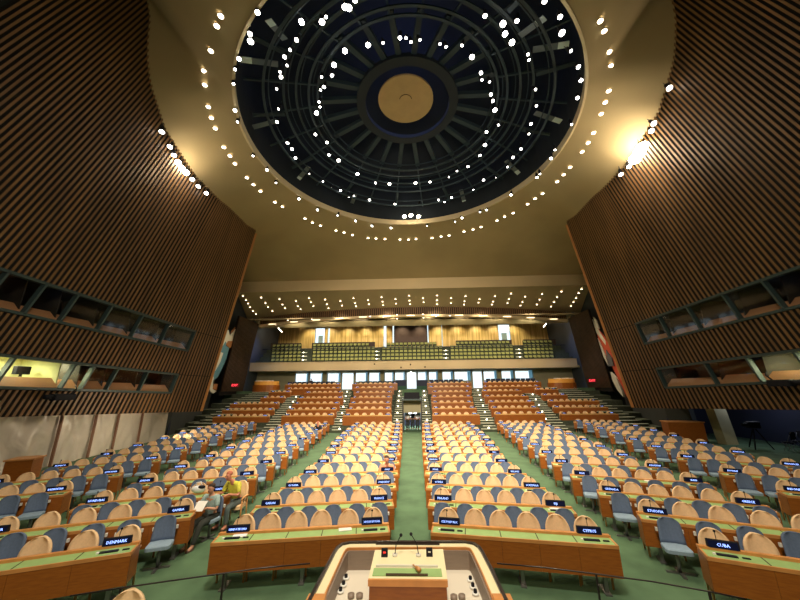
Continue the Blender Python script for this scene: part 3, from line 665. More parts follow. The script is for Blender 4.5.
# ------------------------------------------------------------------ chairs
def beige_parts(near):
    P = {}
    q = MB(); nv, nu = (9, 8) if near else (6, 5); fr = []; bkk = []
    for j in range(nv+1):
        v = j/nv; v = sin(v*pi/2)**1.0; wd = .218*max(0.012, 1-max(0, (v-.46)/.565)**2.4)**.5; wd *= .9+.1*min(1, v*3)
        for i in range(nu+1):
            u = -1+2*i/nu; x = u*wd; y = .15+.09*v-.05*u*u*1.0; z = .44+.485*v
            fr.append((x, y, z)); bkk.append((x*.97, y+.065, z-.005))
    W = nu+1; n = len(fr); fs = []
    for j in range(nv):
        for i in range(nu): a = j*W+i; fs.append((a, a+1, a+W+1, a+W)); fs.append((n+a, n+a+W, n+a+W+1, n+a+1))
    bd = [i for i in range(nu+1)]+[j*W+nu for j in range(1, nv+1)]+[nv*W+i for i in range(nu-1, -1, -1)]+[j*W for j in range(nv-1, 0, -1)]
    for a, b in zip(bd, bd[1:]+bd[:1]): fs.append((a, n+a, n+b, b))
    q.add(fr+bkk, fs, M['beige'], True); P['backrest'] = [q]
    q = MB(); q.rbox(-.215, .215, -.22, .17, .36, .455, .07, M['beige']); P['seat'] = [q]
    arms = []
    for s in (-1, 1):
        q = MB(); q.tube([(s*.235, .17, .60), (s*.25, .0, .625), (s*.25, -.16, .61), (s*.245, -.20, .57)], .022, M['armwood'], 6 if near else 4); q.tube([(s*.245, -.17, .60), (s*.235, -.17, .0)], .019, M['armwood'], 6 if near else 4); arms.append(q)
    P['armrest'] = arms
    legs = []
    for s in (-1, 1):
        q = MB(); q.tube([(s*.21, .16, .6), (s*.215, .2, .0)], .019, M['armwood'], 6 if near else 4); legs.append(q)
    P['leg'] = legs
    return P
def blue_parts(near):
    P = {}; q = MB(); nv, nu = (9, 8) if near else (6, 5); fr = []; bkk = []
    for j in range(nv+1):
        v = sin(j/nv*pi/2); wd = (.205-.03*v)*sqrt(max(.012, 1-max(0, (v-.74)/.29)**2.4)); 
        for i in range(nu+1):
            u = -1+2*i/nu; fr.append((u*wd, .10+.06*v-.035*u*u, .43+.42*v)); bkk.append((u*wd*.97, .15+.06*v-.035*u*u, .43+.415*v))
    W = nu+1; n = len(fr); fs = []
    for j in range(nv):
        for i in range(nu): a = j*W+i; fs.append((a, a+1, a+W+1, a+W)); fs.append((n+a, n+a+W, n+a+W+1, n+a+1))
    bd = [i for i in range(nu+1)]+[j*W+nu for j in range(1, nv+1)]+[nv*W+i for i in range(nu-1, -1, -1)]+[j*W for j in range(nv-1, 0, -1)]
    for a, b in zip(bd, bd[1:]+bd[:1]): fs.append((a, n+a, n+b, b))
    q.add(fr+bkk, fs, M['blue'], True); P['backrest'] = [q]
    q = MB(); q.rbox(-.21, .21, -.22, .13, .375, .445, .07, M['blueseat']); P['seat'] = [q]
    q = MB(); q.tube([(0, .0, .39), (0, .02, .02)], .03, M['steel'], 8 if near else 4); q.box(-.03, .03, -.2, .2, 0, .025, M['steel']); q.box(-.22, .22, -.03, .03, 0, .025, M['steel']); P['pedestal'] = [q]
    br = []
    for s in (-1, 1): q = MB(); q.box(s*.205-.018, s*.205+.018, .15, .185, .60, .66, M['bracket']); br.append(q)
    P['bracket'] = br; return P
KIND = {}
for k, fn in (('beige', beige_parts), ('blue', blue_parts)):
    near = {n: [q.mesh(n) for q in l] for n, l in fn(True).items()}
    far = MB()
    for l in fn(False).values():
        for q in l: far.merge(q)
    KIND[k] = (near, far.mesh(k+'_chair_small'), far)
def put_parts(P, t):
    back = None
    for pn, ms in P.items():
        for me in ms:
            o = obj(pn, me, back if pn == 'bracket' else t)
            if pn == 'backrest': back = o
CH = {'beige': [], 'blue': []}
def want(kind, p, rz, lab, grp): 
    pr = proj((p[0], p[1], p[2]+.8))
    if -14 < pr[0] < 814 and pr[1] < 615: CH[kind].append((pr[2], tuple(p), rz, lab, grp))

# ------------------------------------------------------------------ delegates' desks
NAMES = ['CYPRUS', 'CZECH REPUBLIC', "DEM PEOPLE'S REP OF KOREA", 'DEM REP OF THE CONGO']
ALL = 'GERMANY,GHANA,GREECE,GRENADA,GUATEMALA,GUINEA,GUINEA-BISSAU,GUYANA,HAITI,HONDURAS,HUNGARY,ICELAND,INDIA,INDONESIA,IRAN,IRAQ,IRELAND,ISRAEL,ITALY,JAMAICA,JAPAN,JORDAN,KAZAKHSTAN,KENYA,KIRIBATI,KUWAIT,KYRGYZSTAN,LAO PDR,LATVIA,LEBANON,LESOTHO,LIBERIA,LIBYA,LIECHTENSTEIN,LITHUANIA,LUXEMBOURG,MADAGASCAR,MALAWI,MALAYSIA,MALDIVES,MALI,MALTA,MARSHALL ISLANDS,MAURITANIA,MAURITIUS,MEXICO,MICRONESIA,MONACO,MONGOLIA,MONTENEGRO,MOROCCO,MOZAMBIQUE,MYANMAR,NAMIBIA,NAURU,NEPAL,NETHERLANDS,NEW ZEALAND,NICARAGUA,NIGER,NIGERIA,NORWAY,OMAN,PAKISTAN,PALAU,PANAMA,PAPUA NEW GUINEA,PARAGUAY,PERU,PHILIPPINES,POLAND,PORTUGAL,QATAR,REP OF KOREA,REP OF MOLDOVA,ROMANIA,RWANDA,SAINT LUCIA,SAMOA,SAN MARINO,SAUDI ARABIA,SENEGAL,SERBIA,SEYCHELLES,SIERRA LEONE,SINGAPORE,SLOVAKIA,SLOVENIA,SOLOMON ISLANDS,SOMALIA,SOUTH AFRICA,SOUTH SUDAN,SPAIN,SRI LANKA,SUDAN,SURINAME,SWEDEN,SWITZERLAND,SYRIA,TAJIKISTAN,THAILAND,TIMOR-LESTE,TOGO,TONGA,TUNISIA,TURKEY,TURKMENISTAN,TUVALU,UGANDA,UKRAINE,URUGUAY,UZBEKISTAN,VANUATU,VENEZUELA,VIET NAM,YEMEN,ZAMBIA,ZIMBABWE,AFGHANISTAN,ALBANIA,ALGERIA,ANDORRA,ANGOLA,ARGENTINA,ARMENIA,AUSTRALIA,AUSTRIA,AZERBAIJAN,BAHAMAS,BAHRAIN,BANGLADESH,BARBADOS,BELARUS,BELGIUM,BELIZE,BENIN,BHUTAN,BOLIVIA,BOTSWANA,BRAZIL,BULGARIA,BURUNDI,CAMBODIA,CAMEROON,CANADA,CHAD,CHILE,CHINA,COLOMBIA,COMOROS,CONGO,COSTA RICA,CROATIA'.split(',')
SIGN = MB(); SIGN.hexa([(-.20,-.035,0),(.20,-.035,0),(.20,.05,0),(-.20,.05,0),(-.20,.0,.115),(.20,.0,.115),(.20,.04,.115),(-.20,.04,.115)], M['black'])
SIGN.hexa([(-.185,-.038,.012),(.185,-.038,.012),(.185,-.03,.012),(-.185,-.03,.012),(-.185,-.0065,.103),(.185,-.0065,.103),(.185,.0,.103),(-.185,.0,.103)], M['screenblue']); SIGN = SIGN.mesh('housing')
MIC = MB(); MIC.tube([(0,0,0),(0,0,.02)], .03, M['black'], 8); MIC.tube([(0,0,.02),(.0,.0,.14),(.005,.02,.2)], .006, M['black'], 5); MIC.sphere((.006,.025,.215), .019, M['black'], 6, 5); MIC = MIC.mesh('desk_microphone')
PAPER = MB(); PAPER.box(-.12, .12, -.07, .07, 0, .012, M['paper']); PAPER = PAPER.mesh('paper_sheet')
TXT = {}
def sign(T, x, name, lab, small=False):
    p = T @ Vector((x, .035, .762)); t = thing('country_sign', lab, 'country sign', p, T.to_euler().z, 'lit country signs on the desks')
    h = obj('housing', SIGN, t)
    if name not in TXT: TXT[name] = text_mesh(name, .062 if len(name) < 14 else .048, M['letter'], 1, .31)
    o = obj('lettering', TXT[name], h, (0, -.027, .058)); o.rotation_euler = (radians(-17), 0, 0)
def desk(pl, pr, z, lab, nseg, ground=.28, leds=True):
    """pl, pr: left and right ends (x, y) of the line between ledge and green surface"""
    a = atan2(pr[1]-pl[1], pr[0]-pl[0]); L = hypot(pr[0]-pl[0], pr[1]-pl[1])
    T = Matrix.Translation((pl[0], pl[1], z)) @ Matrix.Rotation(a, 4, 'Z')
    t = thing('delegate_desk', lab, 'desk', (pl[0], pl[1], z), a, 'long wooden desks with green tops')
    q = MB(); q.box(0, L, 0, .10, .725, .765, M['deskedge']); q.box(0, L, .0, .012, .765, .775, M['deskedge']); obj('wooden_ledge', q, t)
    q = MB(); q.box(.03, L-.03, -.29, 0, .70, .735, M['leather']); q.box(0, .03, -.31, .0, .69, .742, M['deskedge']); q.box(L-.03, L, -.31, .0, .69, .742, M['deskedge']); q.box(0, L, -.315, -.29, .69, .742, M['deskedge'])
    for k in range(1, nseg): q.box(L*k/nseg-.008, L*k/nseg+.008, -.29, 0, .735, .738, M['seam'])
    obj('writing_surface', q, t)
    q = MB()
    for k in range(nseg): q.box(L*k/nseg+.002, L*(k+1)/nseg-.002, -.31, -.285, ground, .69, M['desk'])
    q.box(0, L, -.284, -.275, ground, .69, M['seam']); obj('front_panel', q, t)
    for x in (.0, L-.03): q = MB(); q.box(x, x+.03, -.284, .09, ground, .70, M['desk']); obj('end_panel', q, t)
    if ground > .05:
        for x in (.25, L/2, L-.25): q = MB(); q.box(x-.03, x+.03, -.2, -.14, 0, ground, M['steel']); q.box(x-.05, x+.05, -.27, .05, 0, .02, M['steel']); obj('leg', q, t)
    return t, T, L
CON = MB(); CON.rbox(-.16, .10, -.035, .03, 0, .018, .01, M['black']); CON.rbox(.15, .25, -.02, .02, 0, .014, .01, M['black']); CON.box(-.20, -.165, -.02, .02, 0, .02, M['paper']); CON = CON.mesh('control_console')
R1Y = [7.15,8.52,9.88,11.3,12.8,14.35,15.95,17.6,19.45,21.4,23.4,25.3]
R1x0 = [.42,.42,.43,.44,.46,.48,.5,.53,.57,.62,.68,.75]; R1x1 = [3.52,3.52,3.5,3.5,3.5,3.62,3.85,4.05,4.2,4.3,4.4,4.45]
R2x0 = [4.72,4.72,4.71,4.77,4.9,5.05,5.25,5.4,5.7,5.85,6.1,6.3]; R2Y = [6.32,7.81,9.3,10.87,12.5,14.15,16.0,18.0,20.1,22.0,24.0,25.8]; R2s = [-.41,-.39,-.375,-.3,-.26,-.22,-.22,-.24,-.26,-.26,-.24,-.2]; R2x1 = [8.2,8.1,7.75,8.0,8.2,8.3,8.5,8.75,9.0,9.2,9.5,9.7]
R3x0 = {2: 9.05,3: 9.14,4: 9.35,5: 9.75,6: 10.15,7: 10.5,8: 10.95,9: 11.4,10: 11.9,11: 12.3}; R3Y = {2: 7.6,3: 9.3,4: 11.15,5: 13.3,6: 15.4,7: 17.4,8: 19.6,9: 21.9,10: 24.3,11: 26.5}; R3s = {2: -.43,3: -.43,4: -.47,5: -.55,6: -.58,7: -.5,8: -.45,9: -.48,10: -.5,11: -.5}; R3x1 = {2: 12.3,3: 12.3,4: 12.4,5: 12.6,6: 12.9,7: 13.4,8: 13.9,9: 14.4,10: 14.9,11: 15.2}
BL = {}
for n in range(12):
    s = -max(.1, .48-.035*n)/3.1
    BL[('c', n)] = (R1x0[n], R1Y[n], R1x1[n], R1Y[n]+s*(R1x1[n]-R1x0[n]))
    BL[('m', n)] = (R2x0[n], R2Y[n], R2x1[n], R2Y[n]+R2s[n]*(R2x1[n]-R2x0[n]))
    if n in R3x0: BL[('o', n)] = (R3x0[n], R3Y[n], R3x1[n], R3Y[n]+R3s[n]*(R3x1[n]-R3x0[n]))
BN = {'c': 'centre', 'm': 'middle', 'o': 'outer'}
names_at = {('c', 0, 1): ['CYPRUS', 'CZECH REPUBLIC'], ('c', 0, -1): ["DEM PEOPLE'S REP OF KOREA", 'DEM REP OF THE CONGO'], ('m', 0, 1): ['CROATIA', 'CUBA'], ('m', 0, -1): ['DENMARK', 'DJIBOUTI'],
            ('m', 1, 1): ['ESTONIA', 'ETHIOPIA'], ('c', 1, 1): ['FIJI', 'FINLAND'], ('c', 1, -1): ['FRANCE', 'GABON'], ('m', 1, -1): ['GAMBIA', 'GEORGIA']}
it = iter(ALL+ALL)
for n in range(2, 12):
    for b, sg in (('o', 1), ('m', 1), ('c', 1), ('c', -1), ('m', -1), ('o', -1)):
        if (b, n) in BL: names_at[(b, n, sg)] = [next(it), next(it)]
for (b, n), (x0, y0, x1, y1) in BL.items():
    for sg in (1, -1):
        side = 'right' if sg > 0 else 'left'; bn = BN[b]+' '+side+' block'
        pl, pr = ((x0, y0), (x1, y1)) if sg > 0 else ((-x1, y1), (-x0, y0))
        # skip desks wholly outside the frame
        if not any(-5 < proj((px_, py_, .75))[0] < 805 and proj((px_, py_, .75))[1] < 640 for px_, py_ in (pl, pr)): continue
        L = hypot(x1-x0, y1-y0); ns = 6 if b != 'o' else 6
        t, T, L = desk(pl, pr, 0, 'long wooden desk with green top, %s row from the podium, %s' % (ordn(n+1), bn), 5 if n < 6 else 3)
        a = T.to_euler().z; inner_first = (lambda x: x) if sg > 0 else (lambda x: L-x)
        grp = 'beige armchairs behind the desks'; g2 = 'blue side chairs in front of the desks'
        pitch = (L-.62)/(ns-1)
        for i in range(ns):
            x = inner_first(.31+pitch*i)
            if (b, n, sg, i) != ('m', 2, -1, 0):
                p = T @ Vector((x, .18+random.uniform(-.03, .03), 0)); want('beige', p, a+radians(random.uniform(-9, 9)), 'beige armchair, %s from the aisle side, behind the %s desk row, %s' % (ordn(i+1), ordn(n+1), bn), grp)
            if n > 0 and not (b == 'o' and n == 2):
                xb_ = .42 if b != 'c' else .35; pt = (L-xb_-.28)/(ns-1); x = inner_first(xb_+pt*i)
                if (b, n, sg, i) == ('m', 2, -1, 0): continue
                p = T @ Vector((x, -.535+random.uniform(-.03, .0), 0)); want('blue', p, a+radians(random.uniform(-7, 7)), 'blue chair, %s from the aisle side, before the %s desk row, %s' % (ordn(i+1), ordn(n+1), bn), g2)
        # equipment
        for j, x in enumerate((.31+.02, L-.33)):
            q = obj('control_console', CON, t, (x, -.15, .736))
            nm = names_at.get((b, n, sg), ['TOGO', 'TONGA'])[1-j]
            if proj(T @ Vector((x, 0, .8)))[0] < -20 or proj(T @ Vector((x, 0, .8)))[0] > 820: continue
            sign(T, x, nm, 'lit black country sign, %s end of the %s desk row, %s' % ('left' if j == 0 else 'right', ordn(n+1), bn))
            if n < 7:
                o = obj('desk_microphone', MIC, None, T @ Vector((x+(.0 if j else -.05), .09, .765)), a); tag(o, 'thin black microphone at the %s end of the %s desk row, %s' % ('left' if j == 0 else 'right', ordn(n+1), bn), 'microphone', 'desk microphones')
        for x, pb, pn in ((2.3, 'c', 0), (.4, 'c', 0), (2.75, 'c', 1), (1.0, 'm', 4), (2.0, 'm', 3)):
            if (b, n) == (pb, pn) and (sg < 0 if pn == 0 else sg > 0) and x < L-.3:
                o = obj('paper_sheet', PAPER, None, T @ Vector((x if x != 2.75 else L-.35, -.06, .737)), a+.1); tag(o, 'white papers on the %s desk row, %s, %s' % (ordn(n+1), bn, 'near the left end' if x < 1 else 'towards the right'), 'papers', None)

# raised rows
rowsC = [(432,479,343.5,392,414,415.5),(432,476,346.5,391.5,407.5,409),(431.5,473,349.5,391.5,401.7,403.5),(431,472,351,392,396,398),(431.5,470.5,354.5,392.5,391,393),(428,471,354,394,386.3,388),(427,471,352.5,397.5,382.5,384)]
rowsD = [(494,543.5,283,334.5,413.3,415.5),(490.5,538,288,332+5,407.3,409.5),(488,533,293.5,340,401.3,403.7),(484,527.5,298,343.5,395.8,398.2),(481.5,521,305,343,390.6,392.5),(482.5,540,286,341,386.8,388),(482.5,540,286,341,382.2,384.2)]
rowsE = [(560,616,215,269,413.5,416.2),(553,606,224,274,406.8,409.8),(548,597.5,232,279,400.8,403.5),(541.5,566,262,285,394.8,397.3),(535,557,270,291,389.3,391.7)]
terr = MB(); prevz = {}
for bk_, rows, Y0 in (('centre', rowsC, 27.6), ('middle', rowsD, 28.2), ('outer', rowsE, 29.2)):
    lastz = 0
    for k, (xa, xb, xc, xd, yr, yl) in enumerate(rows):
        Y = Y0+1.85*k; zs = [onY((xa+xb)/2, yr, Y).z, onY((xc+xd)/2, yl, Y).z]; zf = sum(zs)/2-.77
        for sg, (u, v, yv) in ((1, (xa, xb, yr)), (-1, (xc, xd, yl))):
            side = 'right' if sg > 0 else 'left'; p, r = onY(u, yv, Y).x, onY(v, yv, Y).x
            bn = bk_+' '+side+' raised block'
            last = (bk_ != 'outer' and k == 6)
            t, T, L = desk((p, Y), (r, Y), zf, 'wooden desk on the raised terrace, %s step up, %s' % (ordn(k+1), bn), 3, 0.02)
            terr.box(p-.15, r+.15, Y-.42, Y+1.5 if k < len(rows)-1 else 44, -.1, zf, M['step_carpet'])
            ns = max(3, int(round(L/.62)))
            for i in range(ns):
                ii = i if sg > 0 else ns-1-i
                want('beige', (T @ Vector((.32+(L-.64)*ii/(ns-1), .24, 0))), 0, 'beige armchair, %s from the aisle side on the %s terrace, %s' % (ordn(i+1), ordn(k+1), bn), 'beige armchairs behind the desks')
            for j, x in enumerate((.35, L-.35)):
                sign(T, x, next(it) if random.random() < 2 else '', 'tiny lit country sign, %s end of the %s terrace desk, %s' % ('left' if j == 0 else 'right', ordn(k+1), bn))
struct('floor_terraces', terr, 'carpeted terraces under the raised desks')
# base mass under the whole raised area, lower than each terrace
q = MB()
for k in range(7):
    z = [.28,.62,1.05,1.5,1.98,2.42,2.9][k]
    for xa, xb in ((-21, -.95), (.95, 21)): q.box(xa, xb, 27.0+1.85*k, 27.0+1.85*(k+1), -.1, z, M['step_carpet'])
for xa, xb in ((-23, -.95), (.95, 23)): q.box(xa, xb, 39.95, 46, -.1, 3.2, M['carpet'])
q.box(-.96, .96, 33, 46, 2.6, 3.2, M['carpet'])
q.box(-24, 24, 26.85, 53, -.3, -.01, M['carpet'])
struct('floor_rear', q, 'rising rear floor')
# stairs
def stairs(idx, lab, x0a, x1a, x0b, x1b, Ya=26.9, n=21, za=.0, zb=3.2, Yb=39.9):
    q = MB()
    for i in range(n):
        t = i/(n-1); y = Ya+(Yb-Ya)*i/n; z = za+(zb-za)*(i+1)/n; xl = x0a+(x0b-x0a)*t; xr = x1a+(x1b-x1a)*t
        q.box(xl, xr, y, y+(Yb-Ya)/n+.02, -.05, z+.05, M['step_carpet']); q.box(xl, xr, y-.02, y+.14, z+.05, z+.08, M['nosing'])
    return struct('trim_%d' % idx, q, lab)
stairs(31, 'stair left of the portal', -1.62, -.78, -1.65, -.8); stairs(32, 'stair right of the portal', .78, 1.58, .8, 1.7)
def px(x, y, Y): return onY(x, y, Y).x
stairs(33, 'stair between centre and middle left blocks', px(334, 415, 27.4), px(343, 415, 27.4), px(341, 385, 39), px(352, 385, 39)); stairs(34, 'stair between centre and middle right blocks', px(479, 415, 27.4), px(494, 415, 27.4), px(471, 384, 39), px(482, 384, 39))
stairs(35, 'stair between middle and outer left blocks', px(269, 416, 28), px(283, 416, 28), px(292, 392, 39), px(302, 392, 39)); stairs(36, 'stair between middle and outer right blocks', px(543.5, 415, 28), px(560, 415, 28), px(522, 391, 39), px(533, 391, 39))
stairs(37, 'wide stair at the far left wall', -18.6, px(214, 416, 28.5), -18.8, -15.5, n=17); stairs(38, 'wide stair at the far right wall', px(617, 414, 28.5), 18.6, 15.5, 18.8, n=17)
# step lights
SLM = MB(); SLM.rbox(-.05, .05, -.02, .02, 0, .09, .02, M['down']); SLM = SLM.mesh('stair_step_light')
for nm, (xa, ya), (xb, yb) in (('left of the portal', (396.5, 424), (399.5, 394)), ('right of the portal', (427.5, 424), (424, 394)), ('between the centre and middle left blocks', (340, 419), (347, 390)), ('between the centre and middle right blocks', (488, 419), (478, 392)), ('between the middle and outer left blocks', (281, 419), (299, 394)), ('between the middle and outer right blocks', (548, 418), (530, 394))):
    for k in range(7):
        t = k/6; Y = 27.0+11.5*t; p = onY(xa+(xb-xa)*t, ya+(yb-ya)*t, Y); zs_ = 3.2*min(20, int((Y-26.9)/.619)+1)/21+.09
        p.z = max(zs_, .1)
        o = obj('stair_step_light', SLM, None, p); tag(o, 'white stair light %s, %s up' % (nm, ordn(k+1)), 'stair light', 'white lights up the rear stairs')
# central portal with people
t = thing('portal', 'dark square portal at the end of the centre aisle', 'portal', (0, 26.75, 0))
ztop = onY(412, 400.5, 26.75).z
q = MB(); q.box(-.78, -.70, 0, 6.2, 0, ztop, M['doorwood']); obj('side_jamb', q, t); q = MB(); q.box(.70, .78, 0, 6.2, 0, ztop, M['doorwood']); obj('side_jamb', q, t)
q = MB(); q.box(-.82, .82, -.05, 6.2, ztop, ztop+.12, M['frame']); obj('lintel', q, t)
q = MB(); q.box(-.72, .72, .9, .98, 1.42, ztop, M['olive']); obj('header_panel', q, t)
q = MB(); q.box(-.62, .62, .1, .5, ztop+.12, ztop+.62, M['black']); obj('rail_box', q, t)
q = MB(); q.box(-.45, .45, 4.9, 5.0, .75, 1.5, M['white']); q.box(-.78, .78, 4.9, 5.0, 0, .75, M['navy']); obj('back_panel', q, t)
lamp_light('AREA', (0, 29.3, 2.1), 220, (.85, .92, 1), .5, (0, 31.5, .8), name='portal_fill')  # added light to brighten the portal interior
# navy partitions above the portal
for sg in (-1, 1):
    xa, xb = ((395.5, 406.5) if sg < 0 else (416.5, 427.5)); Y = 39.2; a, b = onY(xa, 380, Y), onY(xb, 380, Y); zlo = onY(xa, 394, Y).z
    t = thing('partition', 'navy and green partition box on the %s of the rear central doorway' % ('left' if sg < 0 else 'right'), 'partition', ((a.x+b.x)/2, Y, zlo)); w_ = (b.x-a.x)/2
    q = MB(); q.box(-w_, w_, 0, .6, .9, a.z-zlo, M['navy']); obj('upper_panel', q, t); q = MB(); q.box(-w_, w_, 0, .6, 0, .9, M['greenbox']); obj('lower_panel', q, t)
# dark padded chairs rows behind last terrace rows
for nm, xa, xb, yv in (('centre right', 429, 467, 379.6), ('middle right', 486, 539, 378.6), ('centre left', 358, 397, 381.3), ('middle left', 287, 338, 381.8)):
    a, b = onY(xa, yv, 40.6), onY(xb, yv, 40.6); L = b.x-a.x; n = int(L/.6); zf = 3.2
    for i in range(n):
        q = MB(); q.rbox(-.26, .26, -.24, .2, .3, .42, .06, M['navy']); q.rbox(-.27, .27, .16, .26, .3, a.z-zf, .04, M['navy']); q.box(-.2, .2, -.1, .1, 0, .3, M['black'])
        if i == 0: dm_ = q.mesh('dark_chair')
        o = obj('navy_chair', dm_, None, (a.x+.3+.6*i, 40.6, zf)); tag(o, 'dark navy chair in the last row, %s from left, %s block' % (ordn(i+1), nm), 'navy chair', 'navy chairs in the last row')
# amber counters at the rear corners
for nm, xa, xb, yt, yb_ in (('left', 250, 277, 380.5, 392.5), ('right', 550, 579, 377.8, 390.5)):
    Y = 39.0; a, b = onY(xa, yt, Y), onY(xb, yt, Y); zl = onY(xa, yb_, Y).z; R = (b.x-a.x)/2
    t = thing('technical_counter', 'curved amber wooden counter at the %s rear corner' % nm, 'counter', ((a.x+b.x)/2, Y+1.0, zl))
    q = MB(); pts = [(R*cos(radians(g)), 1.1*sin(radians(g))) for g in range(180, 361, 15)]
    for (x_, y_), (x2, y2) in zip(pts, pts[1:]): q.hexa([(x_, y_, 0), (x2, y2, 0), (x2*.9, y2*.9, 0), (x_*.9, y_*.9, 0), (x_, y_, .85), (x2, y2, .85), (x2*.9, y2*.9, .85), (x_*.9, y_*.9, .85)], M['desk'])
    obj('curved_front', q, t); q = MB(); h = a.z-zl-.1
    for (x_, y_), (x2, y2) in zip(pts, pts[1:]): q.hexa([(x_*.92, y_*.92, .85), (x2*.92, y2*.92, .85), (x2*.6, y2*.6, .85), (x_*.6, y_*.6, .85), (x_*.92, y_*.92, h), (x2*.92, y2*.92, h), (x2*.6, y2*.6, h), (x_*.6, y_*.6, h)], M['ridge'])
    obj('raised_top', q, t)
    for i in range(5):
        o = obj('paper_sheet', PAPER, None, (t.location.x-R*.5+R*.25*i, Y+.35, zl+h+.002), i*.7); o.scale = (2, 2, 6); tag(o, 'white paper pile on the %s amber counter, %s from its left' % (nm, ordn(i+1)), 'papers', 'papers on the amber counters')

# ------------------------------------------------------------------ place the chairs
for kind, lst in CH.items():
    lst.sort(); near, small, mb = KIND[kind]; proto = None
    nm = 'beige_armchair' if kind == 'beige' else 'blue_chair'; cat = 'beige armchair' if kind == 'beige' else 'blue chair'
    for i, (d, p, rz, lab, grp) in enumerate(lst[:300]):
        if i < 72:
            t = thing(nm, lab, cat, p, rz, grp)
            put_parts(near, t)
        else:
            o = obj(nm, small, None, p, rz); tag(o, lab, cat, grp)
    rest = MB()
    for d, p, rz, lab, grp in lst[300:]:
        T = Matrix.Translation(p) @ Matrix.Rotation(rz, 4, 'Z'); c = MB(); c.v = [tuple(T @ Vector(v)) for v in mb.v]; c.f = mb.f; c.m = mb.m; c.mats = mb.mats; c.sm = mb.sm; rest.merge(c)
    if rest.v: o = obj('distant_'+kind+'_chairs', rest); tag(o, 'massed %s chairs in the farthest desk rows at the rear' % ('beige' if kind == 'beige' else 'blue-grey'), cat, None, 'stuff')

# ------------------------------------------------------------------ side areas below the slatted walls
def floorpt(x, y): return onz(x, y, 0)
# plastic sheeting on the left
sx = [5, 42, 83, 108, 138, 164]
base = [Vector((-16.2, 12.9, 0)), Vector((-16.5, 15.6, 0)), Vector((-16.75, 17.6, 0)), Vector((-16.95, 19.2, 0)), Vector((-17.25, 21.3, 0)), Vector((-17.6, 24.2, 0))]
hl = ['near the green column', 'second from the green column', 'in the middle of the five', 'second from the rear', 'farthest to the rear']
for i in range(5):
    a, b = base[i]+Vector((-.3, 0, 0)), base[i+1]+Vector((-.3, 0, 0)); q = MB(); nu, nv = 24, 16; d = (b-a); n_ = Vector((d.y, -d.x, 0)).normalized(); vs = []; fs = []
    L = d.length; ph = random.uniform(0, 6)
    for j in range(nv+1):
        for k in range(nu+1):
            u, v = k/nu, j/nv; w_ = .62*sin(pi*u)**.5*(.16*sin(5*u*L*.55+4*v*(1 if i % 2 else -1)+ph)+.10*sin(13*u+8*v+ph)+.05*sin(23*u-9*v)+.09*sin(pi*v))
            p = d*u+n_*w_; vs.append((p.x, p.y, v*2.9))
    for j in range(nv):
        for k in range(nu): e = j*(nu+1)+k; fs.append((e, e+1, e+nu+2, e+nu+1))
    q.add(vs, fs, M['sheet'], True); o = obj('plastic_sheet', q, None, a); tag(o, 'hanging translucent plastic sheet under the left slatted wall, '+hl[i], 'plastic sheet', 'plastic sheets under the left wall')
for i, a in enumerate(base[1:-1]):
    q = MB(); q.box(-.05, .0, -.06, .06, 0, 2.9, M['strip']); q.box(.0, .04, -.03, .03, 0, 2.9, M['strip']); o = obj('timber_batten', q, None, (a.x-.15, a.y, 0)); tag(o, 'upright brown timber batten between plastic sheets, %s from the left' % ordn(i+1), 'batten', 'battens holding the plastic sheets')
q = MB(); q.hexa([(-.3,-.3,0),(.3,-.3,0),(.3,.3,0),(-.3,.3,0),(-.3+.15,-.3,3),(.3+.15,-.3,3),(.3+.15,.3,3),(-.3+.15,.3,3)], M['column']); o = struct('trim_41', q, 'greenish column left of the plastic sheets'); o.location = (-16.5, 12.3, 0)
cp = onz(727, 444, 0); q = MB(); q.hexa([(-.25,-.3,0),(.4,-.3,0),(.4,.3,0),(-.25,.3,0),(-.62,-.3,3.0),(.08,-.3,3.0),(.08,.3,3.0),(-.62,.3,3.0)], M['column']); o = struct('trim_42', q, 'pale green slanting column in the right recess'); o.location = cp
def side_desk(p, rz, lab, L=2.6, H=1.15):
    t = thing('side_desk', lab, 'side desk', p, rz); q = MB(); q.box(-L/2, L/2, -.03, .03, 0, H-.05, M['desk']); q.box(-L/2, -L/2+.05, 0, .7, 0, H-.05, M['desk']); q.box(L/2-.05, L/2, 0, .7, 0, H-.05, M['desk']); obj('panel', q, t)
    q = MB(); q.box(-L/2-.05, L/2+.05, -.08, .75, H-.05, H, M['deskedge']); obj('top_board', q, t); return t
sp = onz(690, 443, 0); side_desk(sp, radians(-8), 'brown wooden side desk in the right recess left of the slanting column', 1.9, 1.2)
sp = onz(14, 482, 0); side_desk(sp, radians(25), 'brown wooden side desk at the far left edge by the plastic sheets', .8, .8)
